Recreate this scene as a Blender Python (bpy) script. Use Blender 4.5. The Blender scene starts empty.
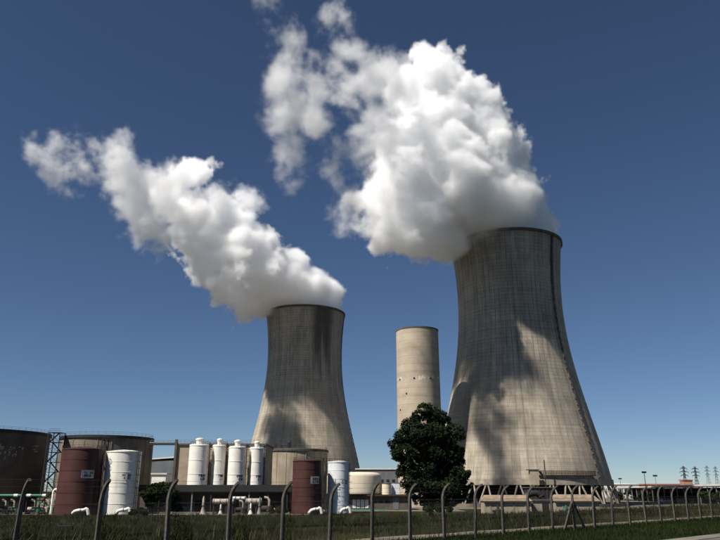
import bpy, bmesh, math, random
import numpy as np
from mathutils import Vector, Matrix

random.seed(7)
rng = np.random.default_rng(11)
R = math.radians
scene = bpy.context.scene
COL = scene.collection

# ------------------------------------------------------------------ camera, sky, sun, exposure
EYE = 2.2                       # camera height above the ground at the fence
F = 690.0                       # focal length in photograph pixels (720 wide)
PITCH = math.atan(221.0 / F)
SP, CP = math.sin(PITCH), math.cos(PITCH)
cam_data = bpy.data.cameras.new('camera')
cam_data.sensor_width = 36.0
cam_data.lens = 36.0 * F / 720.0
cam_data.clip_start = 0.1
cam_data.clip_end = 30000.0
cam = bpy.data.objects.new('camera', cam_data)
cam.location = (0, 0, EYE)
cam.rotation_euler = (math.pi / 2 + PITCH, 0, 0)
COL.objects.link(cam)
scene.camera = cam

SUN_AZ = R(231)                 # clockwise from +Y: behind the camera, to its left
SUN_EL = R(51)
world = bpy.data.worlds.new('World')
scene.world = world
world.use_nodes = True
wn = world.node_tree
sky = wn.nodes.new('ShaderNodeTexSky')
sky.sky_type = 'NISHITA'
sky.sun_disc = False
sky.sun_elevation = SUN_EL
sky.sun_rotation = SUN_AZ
sky.altitude = 3000
sky.air_density = 1.0
sky.dust_density = 0.0
sky.ozone_density = 5.0
bg = wn.nodes['Background']
bg.inputs['Strength'].default_value = 0.05
tint = wn.nodes.new('ShaderNodeGamma')          # a polarised, deep summer sky
tint.inputs['Gamma'].default_value = 1.0
wn.links.new(sky.outputs[0], tint.inputs[0])
wn.links.new(tint.outputs[0], bg.inputs[0])

sun_data = bpy.data.lights.new('sun', 'SUN')
sun_data.energy = 5.0
sun_data.angle = R(0.53)
sun_data.color = (1.0, 0.945, 0.86)
sun = bpy.data.objects.new('sun', sun_data)
SUN_DIR = Vector((math.sin(SUN_AZ) * math.cos(SUN_EL), math.cos(SUN_AZ) * math.cos(SUN_EL), math.sin(SUN_EL)))
sun.rotation_euler = SUN_DIR.to_track_quat('Z', 'Y').to_euler()
COL.objects.link(sun)

vs = scene.view_settings
vs.view_transform = 'Standard'
vs.look = 'None'
vs.exposure = 0.44
vs.gamma = 1.0
vs.use_curve_mapping = False
cy = scene.cycles
cy.use_denoising = True
cy.max_bounces = 48
cy.diffuse_bounces = 16
cy.glossy_bounces = 2
cy.transparent_max_bounces = 128
cy.volume_bounces = 40
cy.volume_step_rate = 2.0
cy.volume_max_steps = 512
cy.caustics_reflective = False
cy.caustics_refractive = False
cy.use_adaptive_sampling = True
cy.adaptive_threshold = 0.04


# ------------------------------------------------------------------ survey: where a sight line of the photograph meets the place
def ray(px, py):
    """(lateral, rise) per metre of forward distance for a sight line"""
    dx, dy = px - 360.0, 270.0 - py
    up = F * SP + dy * CP
    fw = F * CP - dy * SP
    return dx / fw, up / fw


def at(px, py, Y):
    u, v = ray(px, py)
    return u * Y, EYE + v * Y


def span(npx, py, Y):
    """metres spanned by npx pixels at height py and distance Y"""
    return npx / (F * CP - (270.0 - py) * SP) * Y


# ------------------------------------------------------------------ materials
MATS = {}


def srgb(r, g, b):
    f = lambda c: (c / 255 / 12.92) if c / 255 <= 0.04045 else ((c / 255 + 0.055) / 1.055) ** 2.4
    return (f(r), f(g), f(b), 1.0)


class NT:
    """short-hand for building node trees"""
    def __init__(self, tree):
        self.t = tree
    def n(self, typ, **kw):
        nd = self.t.nodes.new(typ)
        for k, v in kw.items():
            setattr(nd, k, v)
        return nd
    def put(self, sock, val):
        if isinstance(val, bpy.types.NodeSocket):
            self.t.links.new(val, sock)
        else:
            sock.default_value = val
    def math(self, op, a, b=None, c=None, clamp=False):
        nd = self.n('ShaderNodeMath', operation=op, use_clamp=clamp)
        for i, v in enumerate((a, b, c)):
            if v is not None:
                self.put(nd.inputs[i], v)
        return nd.outputs[0]
    def vmath(self, op, a, b=None, scale=None):
        nd = self.n('ShaderNodeVectorMath', operation=op)
        self.put(nd.inputs[0], a)
        if b is not None:
            self.put(nd.inputs[1], b)
        if scale is not None:
            self.put(nd.inputs['Scale'], scale)
        return nd.outputs['Value'] if op in ('DISTANCE', 'LENGTH', 'DOT_PRODUCT') else nd.outputs['Vector']
    def noise(self, vec, scale, detail=3.0, rough=0.55, dist=0.0, color=False):
        nd = self.n('ShaderNodeTexNoise', noise_dimensions='3D')
        if vec is not None:
            self.put(nd.inputs['Vector'], vec)
        nd.inputs['Scale'].default_value = scale
        nd.inputs['Detail'].default_value = detail
        nd.inputs['Roughness'].default_value = rough
        nd.inputs['Distortion'].default_value = dist
        return nd.outputs['Color' if color else 0]
    def ramp(self, fac, a, b, lo=0.0, hi=1.0, smooth=True):
        nd = self.n('ShaderNodeMapRange', interpolation_type='SMOOTHSTEP' if smooth else 'LINEAR')
        self.put(nd.inputs['Value'], fac)
        self.put(nd.inputs['From Min'], a)
        self.put(nd.inputs['From Max'], b)
        self.put(nd.inputs['To Min'], lo)
        self.put(nd.inputs['To Max'], hi)
        return nd.outputs[0]
    def mix(self, fac, a, b, typ='MIX'):
        nd = self.n('ShaderNodeMix', data_type='RGBA', blend_type=typ)
        self.put(nd.inputs[0], fac)
        self.put(nd.inputs[6], a)
        self.put(nd.inputs[7], b)
        return nd.outputs[2]


def new_mat(name):
    m = bpy.data.materials.new(name)
    m.use_nodes = True
    t = NT(m.node_tree)
    b = m.node_tree.nodes['Principled BSDF']
    MATS[name] = m
    return m, t, b


def plain(name, col, rough=0.8, vary=0.25, scale=1.0, streak=0.0, metal=0.0, bump=0.0, dirt=(0.05, 0.045, 0.04, 1)):
    """a paint, metal or concrete with uneven tone, rain streaks and fine relief"""
    m, t, b = new_mat(name)
    co = t.n('ShaderNodeTexCoord').outputs['Object']
    n1 = t.noise(co, scale, 5, 0.6)
    f = t.ramp(n1, 0.3, 0.7, 1 - vary, 1 + vary * 0.5)
    c = t.vmath('SCALE', col[:3], scale=f)
    c = t.mix(0.0, c, c) if False else c
    if streak > 0:
        sq = t.vmath('MULTIPLY', co, (1.6, 1.6, 0.12))
        n2 = t.noise(sq, 1.4 * scale, 4, 0.6)
        s = t.ramp(n2, 0.5, 0.8, 0.0, streak)
        c = t.mix(s, c, dirt)
    t.put(b.inputs['Base Color'], c)
    b.inputs['Roughness'].default_value = rough
    b.inputs['Metallic'].default_value = metal
    b.inputs['Specular IOR Level'].default_value = 0.15 if rough > 0.75 else 0.35
    if bump > 0:
        bp = t.n('ShaderNodeBump')
        bp.inputs['Strength'].default_value = bump
        bp.inputs['Distance'].default_value = 0.05
        t.put(bp.inputs['Height'], t.noise(co, scale * 8, 4, 0.6))
        t.put(b.inputs['Normal'], bp.outputs[0])
    return m


def tower_concrete(name, stain_angle, stain_width, stain_low, seed):
    """slip-formed shell concrete: meridian joints, lift lines, long rain streaks, sooty band"""
    m, t, b = new_mat(name)
    co = t.n('ShaderNodeTexCoord').outputs['Object']
    sep = t.n('ShaderNodeSeparateXYZ')
    t.put(sep.inputs[0], co)
    x, y, z = sep.outputs
    th = t.math('ARCTAN2', y, x)
    cyl = t.n('ShaderNodeCombineXYZ')
    t.put(cyl.inputs[0], t.math('MULTIPLY', th, 26.0))
    t.put(cyl.inputs[1], z)
    cyl.inputs[2].default_value = seed
    cyl = cyl.outputs[0]
    long_ = t.noise(t.vmath('MULTIPLY', cyl, (1.0, 0.03, 1.0)), 0.55, 5, 0.62)
    fine = t.noise(t.vmath('MULTIPLY', cyl, (1.0, 0.12, 1.0)), 1.7, 4, 0.6)
    blotch = t.noise(cyl, 0.045, 5, 0.6)
    # tone turns darker and greyer towards the top
    hi = t.ramp(t.math('ADD', z, t.math('MULTIPLY', t.math('SUBTRACT', blotch, 0.5), 60.0)), 25.0, 125.0)
    base = t.mix(hi, (0.385, 0.335, 0.26, 1), (0.33, 0.295, 0.245, 1))
    tone = t.math('MULTIPLY', t.ramp(long_, 0.3, 0.72, 1.08, 0.76), t.ramp(fine, 0.3, 0.7, 1.08, 0.86))
    tone = t.math('MULTIPLY', tone, t.ramp(blotch, 0.3, 0.7, 1.1, 0.86))
    # lift lines (every 1.5 m) and joints between panels
    lz = t.math('FRACT', t.math('DIVIDE', z, 1.55))
    lift = t.math('LESS_THAN', lz, 0.12)
    lift = t.math('MULTIPLY', lift, t.math('MULTIPLY', t.ramp(t.noise(cyl, 0.3, 3), 0.35, 0.65, 0.2, 0.55), t.ramp(hi, 0.0, 0.6, 0.5, 1.0)))
    lift2 = t.noise(t.vmath('MULTIPLY', cyl, (0.02, 1.0, 1.0)), 0.65, 3, 0.6)
    tone = t.math('MULTIPLY', tone, t.ramp(lift2, 0.35, 0.65, 1.05, 0.91))
    wn_ = t.n('ShaderNodeTexWhiteNoise', noise_dimensions='2D')      # each pour its own tone
    pc = t.n('ShaderNodeCombineXYZ')
    t.put(pc.inputs[0], t.math('FLOOR', t.math('ADD', t.math('MULTIPLY', th, 72 / (2 * math.pi)), 0.5)))
    t.put(pc.inputs[1], t.math('FLOOR', t.math('DIVIDE', z, 4.65)))
    t.put(wn_.inputs['Vector'], pc.outputs[0])
    tone = t.math('MULTIPLY', tone, t.ramp(wn_.outputs['Value'], 0.0, 1.0, 0.93, 1.07, smooth=False))
    grime = t.noise(t.vmath('MULTIPLY', cyl, (1.0, 0.25, 1.0)), 0.09, 6, 0.68, 0.6)
    tone = t.math('MULTIPLY', tone, t.ramp(grime, 0.48, 0.72, 1.04, 0.72))
    fth = t.math('FRACT', t.math('MULTIPLY', th, 72 / (2 * math.pi)))
    jd = t.math('ABSOLUTE', t.math('SUBTRACT', fth, 0.5))
    jn = t.noise(t.vmath('MULTIPLY', cyl, (0.12, 0.02, 1.0)), 2.2, 3)
    joint = t.math('MULTIPLY', t.ramp(jd, 0.03, 0.075, 1.0, 0.0), t.math('MULTIPLY', t.ramp(jn, 0.38, 0.62, 0.12, 0.7), t.ramp(hi, 0.0, 0.6, 0.5, 1.0)))
    dark = t.math('MAXIMUM', joint, lift)
    # sooty run-off band, its own ragged shape
    dth = t.math('ABSOLUTE', t.math('SUBTRACT', t.math('ADD', th, t.math('MULTIPLY', t.math('SUBTRACT', fine, 0.5), 0.12)), stain_angle))
    st = t.ramp(dth, stain_width * 0.35, stain_width, 1.0, 0.0)
    st = t.math('MULTIPLY', st, t.ramp(t.math('ADD', z, t.math('MULTIPLY', t.math('SUBTRACT', long_, 0.5), 70.0)), stain_low, stain_low + 30))
    st = t.math('MULTIPLY', st, 0.85)
    dark = t.math('MAXIMUM', dark, st)
    c = t.vmath('SCALE', base, scale=tone)
    c = t.mix(dark, c, (0.035, 0.032, 0.03, 1))
    t.put(b.inputs['Base Color'], c)
    b.inputs['Roughness'].default_value = 0.92
    bp = t.n('ShaderNodeBump')
    bp.inputs['Strength'].default_value = 0.5
    bp.inputs['Distance'].default_value = 0.12
    t.put(bp.inputs['Height'], t.math('SUBTRACT', t.noise(co, 1.5, 4), t.math('MULTIPLY', dark, 1.5)))
    t.put(b.inputs['Normal'], bp.outputs[0])
    return m


# ------------------------------------------------------------------ mesh helpers
class MB:
    def __init__(self):
        self.v, self.f = [], []
    def add(self, vs, fs):
        o = len(self.v)
        self.v += [tuple(p) for p in vs]
        self.f += [tuple(i + o for i in f) for f in fs]
        return self
    def box(self, x0, x1, y0, y1, z0, z1):
        vs = [(x, y, z) for z in (z0, z1) for y in (y0, y1) for x in (x0, x1)]
        return self.add(vs, [(0, 2, 3, 1), (4, 5, 7, 6), (0, 1, 5, 4), (2, 6, 7, 3), (0, 4, 6, 2), (1, 3, 7, 5)])
    def bar(self, a, b, w, d=None, up=(0, 0, 1)):
        """square bar from a to b"""
        a, b = Vector(a), Vector(b)
        t = (b - a).normalized()
        u = Vector(up)
        if abs(t.dot(u)) > 0.98:
            u = Vector((0, 1, 0))
        s = t.cross(u).normalized()
        u = s.cross(t).normalized()
        d = w if d is None else d
        vs = []
        for p in (a, b):
            for i, j in ((-1, -1), (1, -1), (1, 1), (-1, 1)):
                vs.append(p + s * (i * w / 2) + u * (j * d / 2))
        return self.add(vs, [(3, 2, 1, 0), (4, 5, 6, 7), (0, 1, 5, 4), (1, 2, 6, 5), (2, 3, 7, 6), (3, 0, 4, 7)])
    def tube(self, pts, r, n=8, caps=True):
        pts = [Vector(p) for p in pts]
        rs = r if isinstance(r, (list, tuple)) else [r] * len(pts)
        rings = []
        prev = None
        for i, p in enumerate(pts):
            t = (pts[min(i + 1, len(pts) - 1)] - pts[max(i - 1, 0)]).normalized()
            if prev is None:
                u = Vector((0, 0, 1)) if abs(t.z) < 0.9 else Vector((1, 0, 0))
            else:
                u = prev
            s = t.cross(u).normalized()
            u = s.cross(t).normalized()
            prev = u
            rings.append([p + (s * math.cos(2 * math.pi * k / n) + u * math.sin(2 * math.pi * k / n)) * rs[i] for k in range(n)])
        vs = [q for rg in rings for q in rg]
        fs = []
        for i in range(len(pts) - 1):
            for k in range(n):
                fs.append((i * n + k, i * n + (k + 1) % n, (i + 1) * n + (k + 1) % n, (i + 1) * n + k))
        if caps:
            fs.append(tuple(range(n - 1, -1, -1)))
            fs.append(tuple((len(pts) - 1) * n + k for k in range(n)))
        return self.add(vs, fs)
    def lathe(self, prof, n=48, cx=0, cy=0, a0=0.0, a1=2 * math.pi, closed=False):
        """prof: (r, z) from bottom to top"""
        full = abs(a1 - a0 - 2 * math.pi) < 1e-6
        m = n if full else n + 1
        vs = []
        for r, z in prof:
            for k in range(m):
                a = a0 + (a1 - a0) * k / n
                vs.append((cx + r * math.cos(a), cy + r * math.sin(a), z))
        fs = []
        P = len(prof)
        for i in range(P if closed else P - 1):
            j = (i + 1) % P
            for k in range(n):
                k2 = (k + 1) % m
                fs.append((i * m + k, i * m + k2, j * m + k2, j * m + k))
        return self.add(vs, fs)
    def disc(self, r, z, n=48, cx=0, cy=0):
        vs = [(cx + r * math.cos(2 * math.pi * k / n), cy + r * math.sin(2 * math.pi * k / n), z) for k in range(n)]
        return self.add(vs, [tuple(range(n))])
    def mesh(self, name, mat, smooth=None):
        me = bpy.data.meshes.new(name)
        me.from_pydata(self.v, [], self.f)
        me.validate()
        if mat is not None:
            me.materials.append(MATS[mat] if isinstance(mat, str) else mat)
        if smooth is not None:
            me.shade_smooth()
            me.set_sharp_from_angle(angle=R(smooth))
        return me
    def build(self, name, mat, parent=None, smooth=None, loc=None):
        return obj(name, self.mesh(name, mat, smooth), parent, loc)


def obj(name, me, parent=None, loc=None):
    o = bpy.data.objects.new(name, me)
    COL.objects.link(o)
    if parent is not None:
        o.parent = parent
    if loc is not None:
        o.location = loc
    return o


def tag(o, label=None, cat=None, group=None, kind=None):
    for k, v in (('label', label), ('category', cat), ('group', group), ('kind', kind)):
        if v is not None:
            o[k] = v
    return o


def thing(name, label, cat, loc=(0, 0, 0), rz=0.0, group=None):
    o = bpy.data.objects.new(name, None)
    o.empty_display_size = 0.5
    COL.objects.link(o)
    o.location = loc
    o.rotation_euler = (0, 0, rz)
    return tag(o, label, cat, group)


def dup(o, parent=None, loc=None, rz=None, label=None):
    c = o.copy()
    COL.objects.link(c)
    if parent is not None:
        c.parent = parent
    if loc is not None:
        c.location = loc
    if rz is not None:
        c.rotation_euler = (0, 0, rz)
    if label:
        c['label'] = label
    for ch in list(o.children):
        dup(ch, c)
    return c


# ------------------------------------------------------------------ terrain
Y0F = 21.0
FA, FB, FC = -0.467, 0.0819, 0.0806
FX0, FY0 = FA * Y0F, Y0F
_dn = math.hypot(FB, FC)
FD = (FB / _dn, FC / _dn)               # along the fence
FN = (-FD[1], FD[0])                    # into the works
STEP = _dn * Y0F
YARD = -4.0


def inside(x, y):
    return (x - FX0) * FN[0] + (y - FY0) * FN[1]


def ground_z(x, y):
    s = inside(x, y)
    u = min(max((s - 4.5) / 88.0, 0.0), 1.0)
    z = YARD * (u * u * (3 - 2 * u))
    if s > 5:
        z += 0.12 * math.sin(x * 0.21 + 1.3) * math.sin(y * 0.17) * (1 - u)
    return z


def fence_point(s_along, s_in):
    return FX0 + FD[0] * s_along + FN[0] * s_in, FY0 + FD[1] * s_along + FN[1] * s_in

# ------------------------------------------------------------------ palette
plain('concrete_dark', (0.105, 0.092, 0.076), 0.9, 0.3, 0.4, 0.4)
plain('concrete_light', (0.3168, 0.2728, 0.22), 0.9, 0.3, 0.4, 0.45)
plain('concrete_mid', (0.1936, 0.1628, 0.1276), 0.9, 0.3, 0.25, 0.5)
plain('concrete_tan', (0.352, 0.2948, 0.22), 0.9, 0.22, 0.25, 0.4, bump=0.2)
plain('concrete_post', (0.105, 0.092, 0.08), 0.92, 0.4, 6.0, 0.5, bump=0.3)
plain('rusty_steel', (0.06, 0.045, 0.036), 0.8, 0.3, 1.0)
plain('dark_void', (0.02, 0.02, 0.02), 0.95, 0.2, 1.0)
plain('dark_steel', (0.022, 0.021, 0.021), 0.6, 0.3, 1.0, 0.2)
plain('galvanised', (0.22, 0.22, 0.22), 0.55, 0.3, 2.0, 0.3, metal=0.3)
plain('pylon_haze_far', (0.26, 0.30, 0.34), 0.8, 0.2, 0.2)  # distance haze mixed into the colour: paled and blued
plain('pylon_haze_near', (0.085, 0.095, 0.11), 0.8, 0.2, 0.2)  # nearer pair, colour lifted a little for haze
plain('stair_steel', (0.10, 0.082, 0.066), 0.8, 0.4, 0.5)
plain('tank_brown', (0.12, 0.092, 0.07), 0.7, 0.4, 0.12, 0.6, dirt=(0.022, 0.018, 0.016, 1))
plain('paint_red', (0.066, 0.022, 0.018), 0.6, 0.3, 0.2, 0.65, dirt=(0.035, 0.013, 0.011, 1))
plain('paint_white', (0.80, 0.765, 0.685), 0.5, 0.1, 0.3, 0.35, dirt=(0.45, 0.38, 0.29, 1))
plain('paint_bluewhite', (0.68, 0.70, 0.70), 0.5, 0.12, 0.3, 0.3, dirt=(0.36, 0.36, 0.34, 1))
plain('paint_cream', (0.70, 0.62, 0.475), 0.55, 0.1, 0.3, 0.25, dirt=(0.42, 0.34, 0.24, 1))
plain('paint_green', (0.02, 0.16, 0.085), 0.5, 0.2, 1.0, 0.2)
plain('paint_grey', (0.13, 0.145, 0.15), 0.6, 0.2, 0.3, 0.3)
plain('paint_orange', (0.45, 0.13, 0.035), 0.6, 0.2, 1.0)
plain('insulation', (0.42, 0.36, 0.29), 0.6, 0.4, 0.7, 0.5)
plain('ink', (0.03, 0.03, 0.028), 0.8, 0.1, 1.0)
plain('sign_white', (0.62, 0.55, 0.50), 0.6, 0.1, 1.0)
plain('roof_sheet', (0.62, 0.60, 0.56), 0.6, 0.15, 0.1, 0.3, dirt=(0.3, 0.27, 0.24, 1))
plain('roof_red', (0.26, 0.10, 0.065), 0.8, 0.25, 0.1, 0.2)
plain('brick_pink', (0.42, 0.22, 0.15), 0.85, 0.2, 0.3, 0.2)
plain('asphalt', (0.11, 0.105, 0.10), 0.9, 0.3, 0.3, bump=0.2)
plain('kerb', (0.17, 0.152, 0.125), 0.9, 0.3, 0.5, 0.2)
plain('glass_dark', (0.02, 0.025, 0.03), 0.15, 0.1, 1.0)
plain('rubber', (0.02, 0.02, 0.02), 0.9, 0.1, 1.0)
plain('bark', (0.05, 0.038, 0.028), 0.95, 0.3, 3.0)
plain('wire', (0.045, 0.043, 0.04), 0.6, 0.2, 2.0, metal=0.2)
tower_concrete('shell_near', -0.83, 0.075, 62.0, 3.0)
tower_concrete('shell_far', -1.02, 0.42, 72.0, 9.0)


def foliage(name, a, b, scale):
    m, t, bs = new_mat(name)
    co = t.n('ShaderNodeTexCoord').outputs['Object']
    f = t.ramp(t.noise(co, scale, 3), 0.35, 0.65)
    info = t.n('ShaderNodeNewGeometry').outputs['Random Per Island']
    f = t.math('ADD', t.math('MULTIPLY', f, 0.5), t.math('MULTIPLY', info, 0.5))
    t.put(bs.inputs['Base Color'], t.mix(f, a, b))
    bs.inputs['Roughness'].default_value = 0.75
    bs.inputs['Specular IOR Level'].default_value = 0.0
    return m


foliage('leaf_dark', (0.008, 0.014, 0.008, 1), (0.026, 0.038, 0.018, 1), 0.4)
foliage('leaf_bush', (0.010, 0.018, 0.008, 1), (0.035, 0.05, 0.018, 1), 0.6)
foliage('blade', (0.007, 0.010, 0.005, 1), (0.038, 0.040, 0.019, 1), 0.12)
foliage('straw', (0.05, 0.043, 0.022, 1), (0.13, 0.11, 0.06, 1), 0.3)
foliage('blade_verge', (0.006, 0.012, 0.004, 1), (0.026, 0.038, 0.013, 1), 0.3)


def meadow():
    m, t, b = new_mat('meadow')
    co = t.n('ShaderNodeTexCoord').outputs['Object']
    n1 = t.noise(co, 0.05, 5, 0.6)
    n2 = t.noise(co, 0.9, 5, 0.65)
    c = t.mix(t.ramp(n1, 0.35, 0.65), (0.012, 0.015, 0.007, 1), (0.036, 0.035, 0.018, 1))
    c = t.mix(t.ramp(n2, 0.52, 0.75, 0, 0.6), c, (0.04, 0.034, 0.022, 1))
    t.put(b.inputs['Base Color'], c)
    b.inputs['Roughness'].default_value = 1.0
    b.inputs['Specular IOR Level'].default_value = 0.0
    bp = t.n('ShaderNodeBump')
    bp.inputs['Strength'].default_value = 0.8
    bp.inputs['Distance'].default_value = 0.2
    t.put(bp.inputs['Height'], n2)
    t.put(b.inputs['Normal'], bp.outputs[0])


def gravel(name, a, bcol, sc):
    m, t, b = new_mat(name)
    co = t.n('ShaderNodeTexCoord').outputs['Object']
    f = t.ramp(t.noise(co, sc, 6, 0.7), 0.35, 0.65)
    c = t.mix(f, a, bcol)
    c = t.mix(t.ramp(t.noise(co, sc * 0.12, 4), 0.5, 0.7, 0, 0.6), c, (0.06, 0.06, 0.03, 1))
    t.put(b.inputs['Base Color'], c)
    b.inputs['Roughness'].default_value = 1.0
    b.inputs['Specular IOR Level'].default_value = 0.1


meadow()
gravel('path_gravel', (0.13, 0.11, 0.085, 1), (0.24, 0.21, 0.165, 1), 3.0)
gravel('yard_gravel', (0.10, 0.09, 0.07, 1), (0.20, 0.175, 0.14, 1), 0.5)

# ------------------------------------------------------------------ cooling towers
# (height above the yard, radius) of the shell, from the skirt to the crown
TY1 = 327.0
PROFILE_PX = [(484, 88.0), (464, 83.3), (440, 77.3), (417, 71.3), (396, 65.4), (375, 60.2), (352, 56.0), (331, 53.2), (312, 51.8),
              (298, 51.3), (280, 51.6), (264, 52.8), (249, 54.3)]
prof_raw = []
for py, half in PROFILE_PX:
    u, v = ray(360, py)
    prof_raw.append((span(half, py, TY1) * 0.985, EYE + v * TY1 - YARD))
pz = np.array([p[1] for p in prof_raw])
pr = np.array([p[0] for p in prof_raw])
coef = np.polyfit(pz, pr, 5)
Z_LO, Z_HI = float(pz[0]), float(pz[-1])


def shell_r(z):
    return float(np.polyval(coef, z))


def make_tower(name, label, X, Y, rz, mat, stair_angle, walkway):
    root = thing(name, label, 'cooling tower', (X, Y, YARD), 0.0, 'cooling towers')
    zs = np.linspace(Z_LO, Z_HI, 90)
    outer = [(shell_r(z), z) for z in zs]
    inner = [(shell_r(z) - 0.6, z) for z in zs[::-1]]
    MB().lathe(outer + inner, 200, closed=True).build('shell', mat, root, 40)
    rt = shell_r(Z_HI)
    MB().lathe([(rt - 0.9, Z_HI - 0.2), (rt + 0.75, Z_HI - 0.2), (rt + 0.75, Z_HI + 1.1), (rt + 0.45, Z_HI + 1.1),
                (rt + 0.45, Z_HI + 0.25), (rt - 0.9, Z_HI + 0.25)], 160, closed=True).build('crown_ring', 'concrete_dark', root, 30)
    rb = shell_r(Z_LO)
    MB().lathe([(rb - 0.8, Z_LO - 0.7), (rb + 0.35, Z_LO - 0.7), (rb + 0.25, Z_LO + 1.6), (rb - 0.8, Z_LO + 1.6)], 160, closed=True).build(
        'ring_beam', 'concrete_light', root, 30)
    # diagonal legs, in pairs that meet at the ring beam
    n = 38
    r_foot = rb + 2.6
    leg_me = None
    for k in range(n):
        a = 2 * math.pi * k / n
        for sgn in (-1, 1):
            aa = a + sgn * math.pi / n * 0.94
            top = Vector(((rb - 0.15) * math.cos(a + sgn * 0.012), (rb - 0.15) * math.sin(a + sgn * 0.012), Z_LO - 0.65))
            foot = Vector((r_foot * math.cos(aa), r_foot * math.sin(aa), 0.0))
            MB().tube([foot, top], 0.36, 8).build('leg', 'concrete_light', root, 30)
    # cold-water basin wall
    MB().lathe([(r_foot + 2.2, -0.4), (r_foot + 2.2, 1.3), (r_foot + 1.8, 1.3), (r_foot + 1.8, -0.4)], 120, closed=True).build(
        'basin_wall', 'concrete_mid', root, 30)
    # packing inside, seen as darkness between the legs
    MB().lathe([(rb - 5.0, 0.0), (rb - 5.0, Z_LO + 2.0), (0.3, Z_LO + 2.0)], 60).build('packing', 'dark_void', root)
    # stair run up the shell
    m = MB()
    pts = []
    for i in range(72):
        z = Z_LO + 1.5 + (Z_HI - Z_LO - 2.5) * i / 71
        aa = stair_angle + 0.012 * (1 if i % 2 else -1)
        rr = shell_r(z) + 0.55
        pts.append(Vector((rr * math.cos(aa), rr * math.sin(aa), z)))
    for i in range(71):
        m.bar(pts[i], pts[i + 1], 0.5, 0.2)
        aa = stair_angle
        c = (pts[i] + pts[i + 1]) / 2
        tang = Vector((-math.sin(aa), math.cos(aa), 0))
        if i % 3 == 0:
            m.bar(c - tang * 0.9, c + tang * 0.7, 0.6, 0.18)
        m.bar(pts[i] + Vector((0, 0, 1.0)), pts[i + 1] + Vector((0, 0, 1.0)), 0.12)
    m.build('stair', 'stair_steel', root)
    if walkway:
        a0, a1 = walkway
        zw = Z_LO + 3.1
        rw = shell_r(zw)
        pl = MB().lathe([(rw - 0.1, zw - 0.25), (rw + 1.5, zw - 0.25), (rw + 1.5, zw), (rw - 0.1, zw)], 40, a0=a0, a1=a1, closed=True).build(
            'walkway', 'rusty_steel', root)
        m = MB()
        N = 40
        for i in range(N + 1):
            a = a0 + (a1 - a0) * i / N
            p = Vector(((rw + 1.4) * math.cos(a), (rw + 1.4) * math.sin(a), zw))
            m.bar(p, p + Vector((0, 0, 1.5)), 0.2)
            if i < N:
                b = a0 + (a1 - a0) * (i + 1) / N
                q = Vector(((rw + 1.4) * math.cos(b), (rw + 1.4) * math.sin(b), zw))
                for h in (0.5, 1.0, 1.5):
                    m.bar(p + Vector((0, 0, h)), q + Vector((0, 0, h)), 0.19)
        m.build('railing', 'rusty_steel', pl)
    return root


u, v = ray(505.5, 249)
T1 = (u * TY1, TY1)
TY2 = 466.0
u, v = ray(305.5, 316)
T2 = (u * TY2, TY2)
make_tower('cooling_tower', 'nearer, larger concrete cooling tower at the right with a steam plume', T1[0], T1[1], 0, 'shell_near', -0.86, (-1.62, -0.95))
make_tower('cooling_tower', 'farther, smaller looking concrete cooling tower behind the tanks', T2[0], T2[1], 0, 'shell_far', -0.12, None)
ZT = Z_HI + YARD
RT = shell_r(Z_HI)

# ------------------------------------------------------------------ ground
def grid_axis(lo, hi, dense_lo, dense_hi, step, grow=1.22):
    a = list(np.arange(dense_lo, dense_hi + 0.01, step))
    x, s = a[-1], step
    while x < hi:
        s *= grow
        x += s
        a.append(min(x, hi))
    x, s = a[0], step
    while x > lo:
        s *= grow
        x -= s
        a.insert(0, max(x, lo))
    return a


gx = grid_axis(-9000, 9000, -120, 160, 4)
gy = grid_axis(-600, 14000, -20, 260, 4)
gv = [(x, y, ground_z(x, y)) for y in gy for x in gx]
nx = len(gx)
gf = [(j * nx + i, j * nx + i + 1, (j + 1) * nx + i + 1, (j + 1) * nx + i) for j in range(len(gy) - 1) for i in range(nx - 1)]
tag(MB().add(gv, gf).build('ground', 'meadow', None, 60), kind='structure')


def strip(name, mat, s0, s1, a0, a1, lift, step=4.0, wob=0.0):
    """a band that runs along the fence, laid on the ground"""
    m = MB()
    vs, n = [], int((a1 - a0) / step) + 1
    cols = [s0 + (s1 - s0) * k / 4 for k in range(5)]
    for i in range(n + 1):
        a = a0 + i * step
        for j, s in enumerate(cols):
            w = wob * math.sin(a * 0.9 + j * 7) * (1 if j in (0, 4) else 0)
            x, y = fence_point(a, s + w)
            vs.append((x, y, ground_z(x, y) + lift))
    fs = [(i * 5 + j, (i + 1) * 5 + j, (i + 1) * 5 + j + 1, i * 5 + j + 1) for i in range(n) for j in range(4)]
    m.add(vs, [f[::-1] for f in fs])
    return tag(m.build(name, mat), kind='structure')


strip('path', 'path_gravel', 1.5, 3.3, -40, 260, 0.03, 1.0, 0.18)
strip('road', 'asphalt', -16.5, -8.4, -80, 300, 0.03)
strip('road_edge', 'kerb', -8.4, -7.3, -80, 300, 0.05, 2.0)
yd = MB().box(-400, -14, 199, 640, YARD - 0.4, YARD + 0.03).box(-13.99, 34, 234, 640, YARD - 0.4, YARD + 0.03).box(34.01, 420, 262, 640, YARD - 0.4, YARD + 0.03).build('yard', 'yard_gravel')
tag(yd, kind='structure')


# ------------------------------------------------------------------ tanks and silos
def on_line(px, py_top, Y):
    x, z = at(px, py_top, Y)
    return x, z


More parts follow.
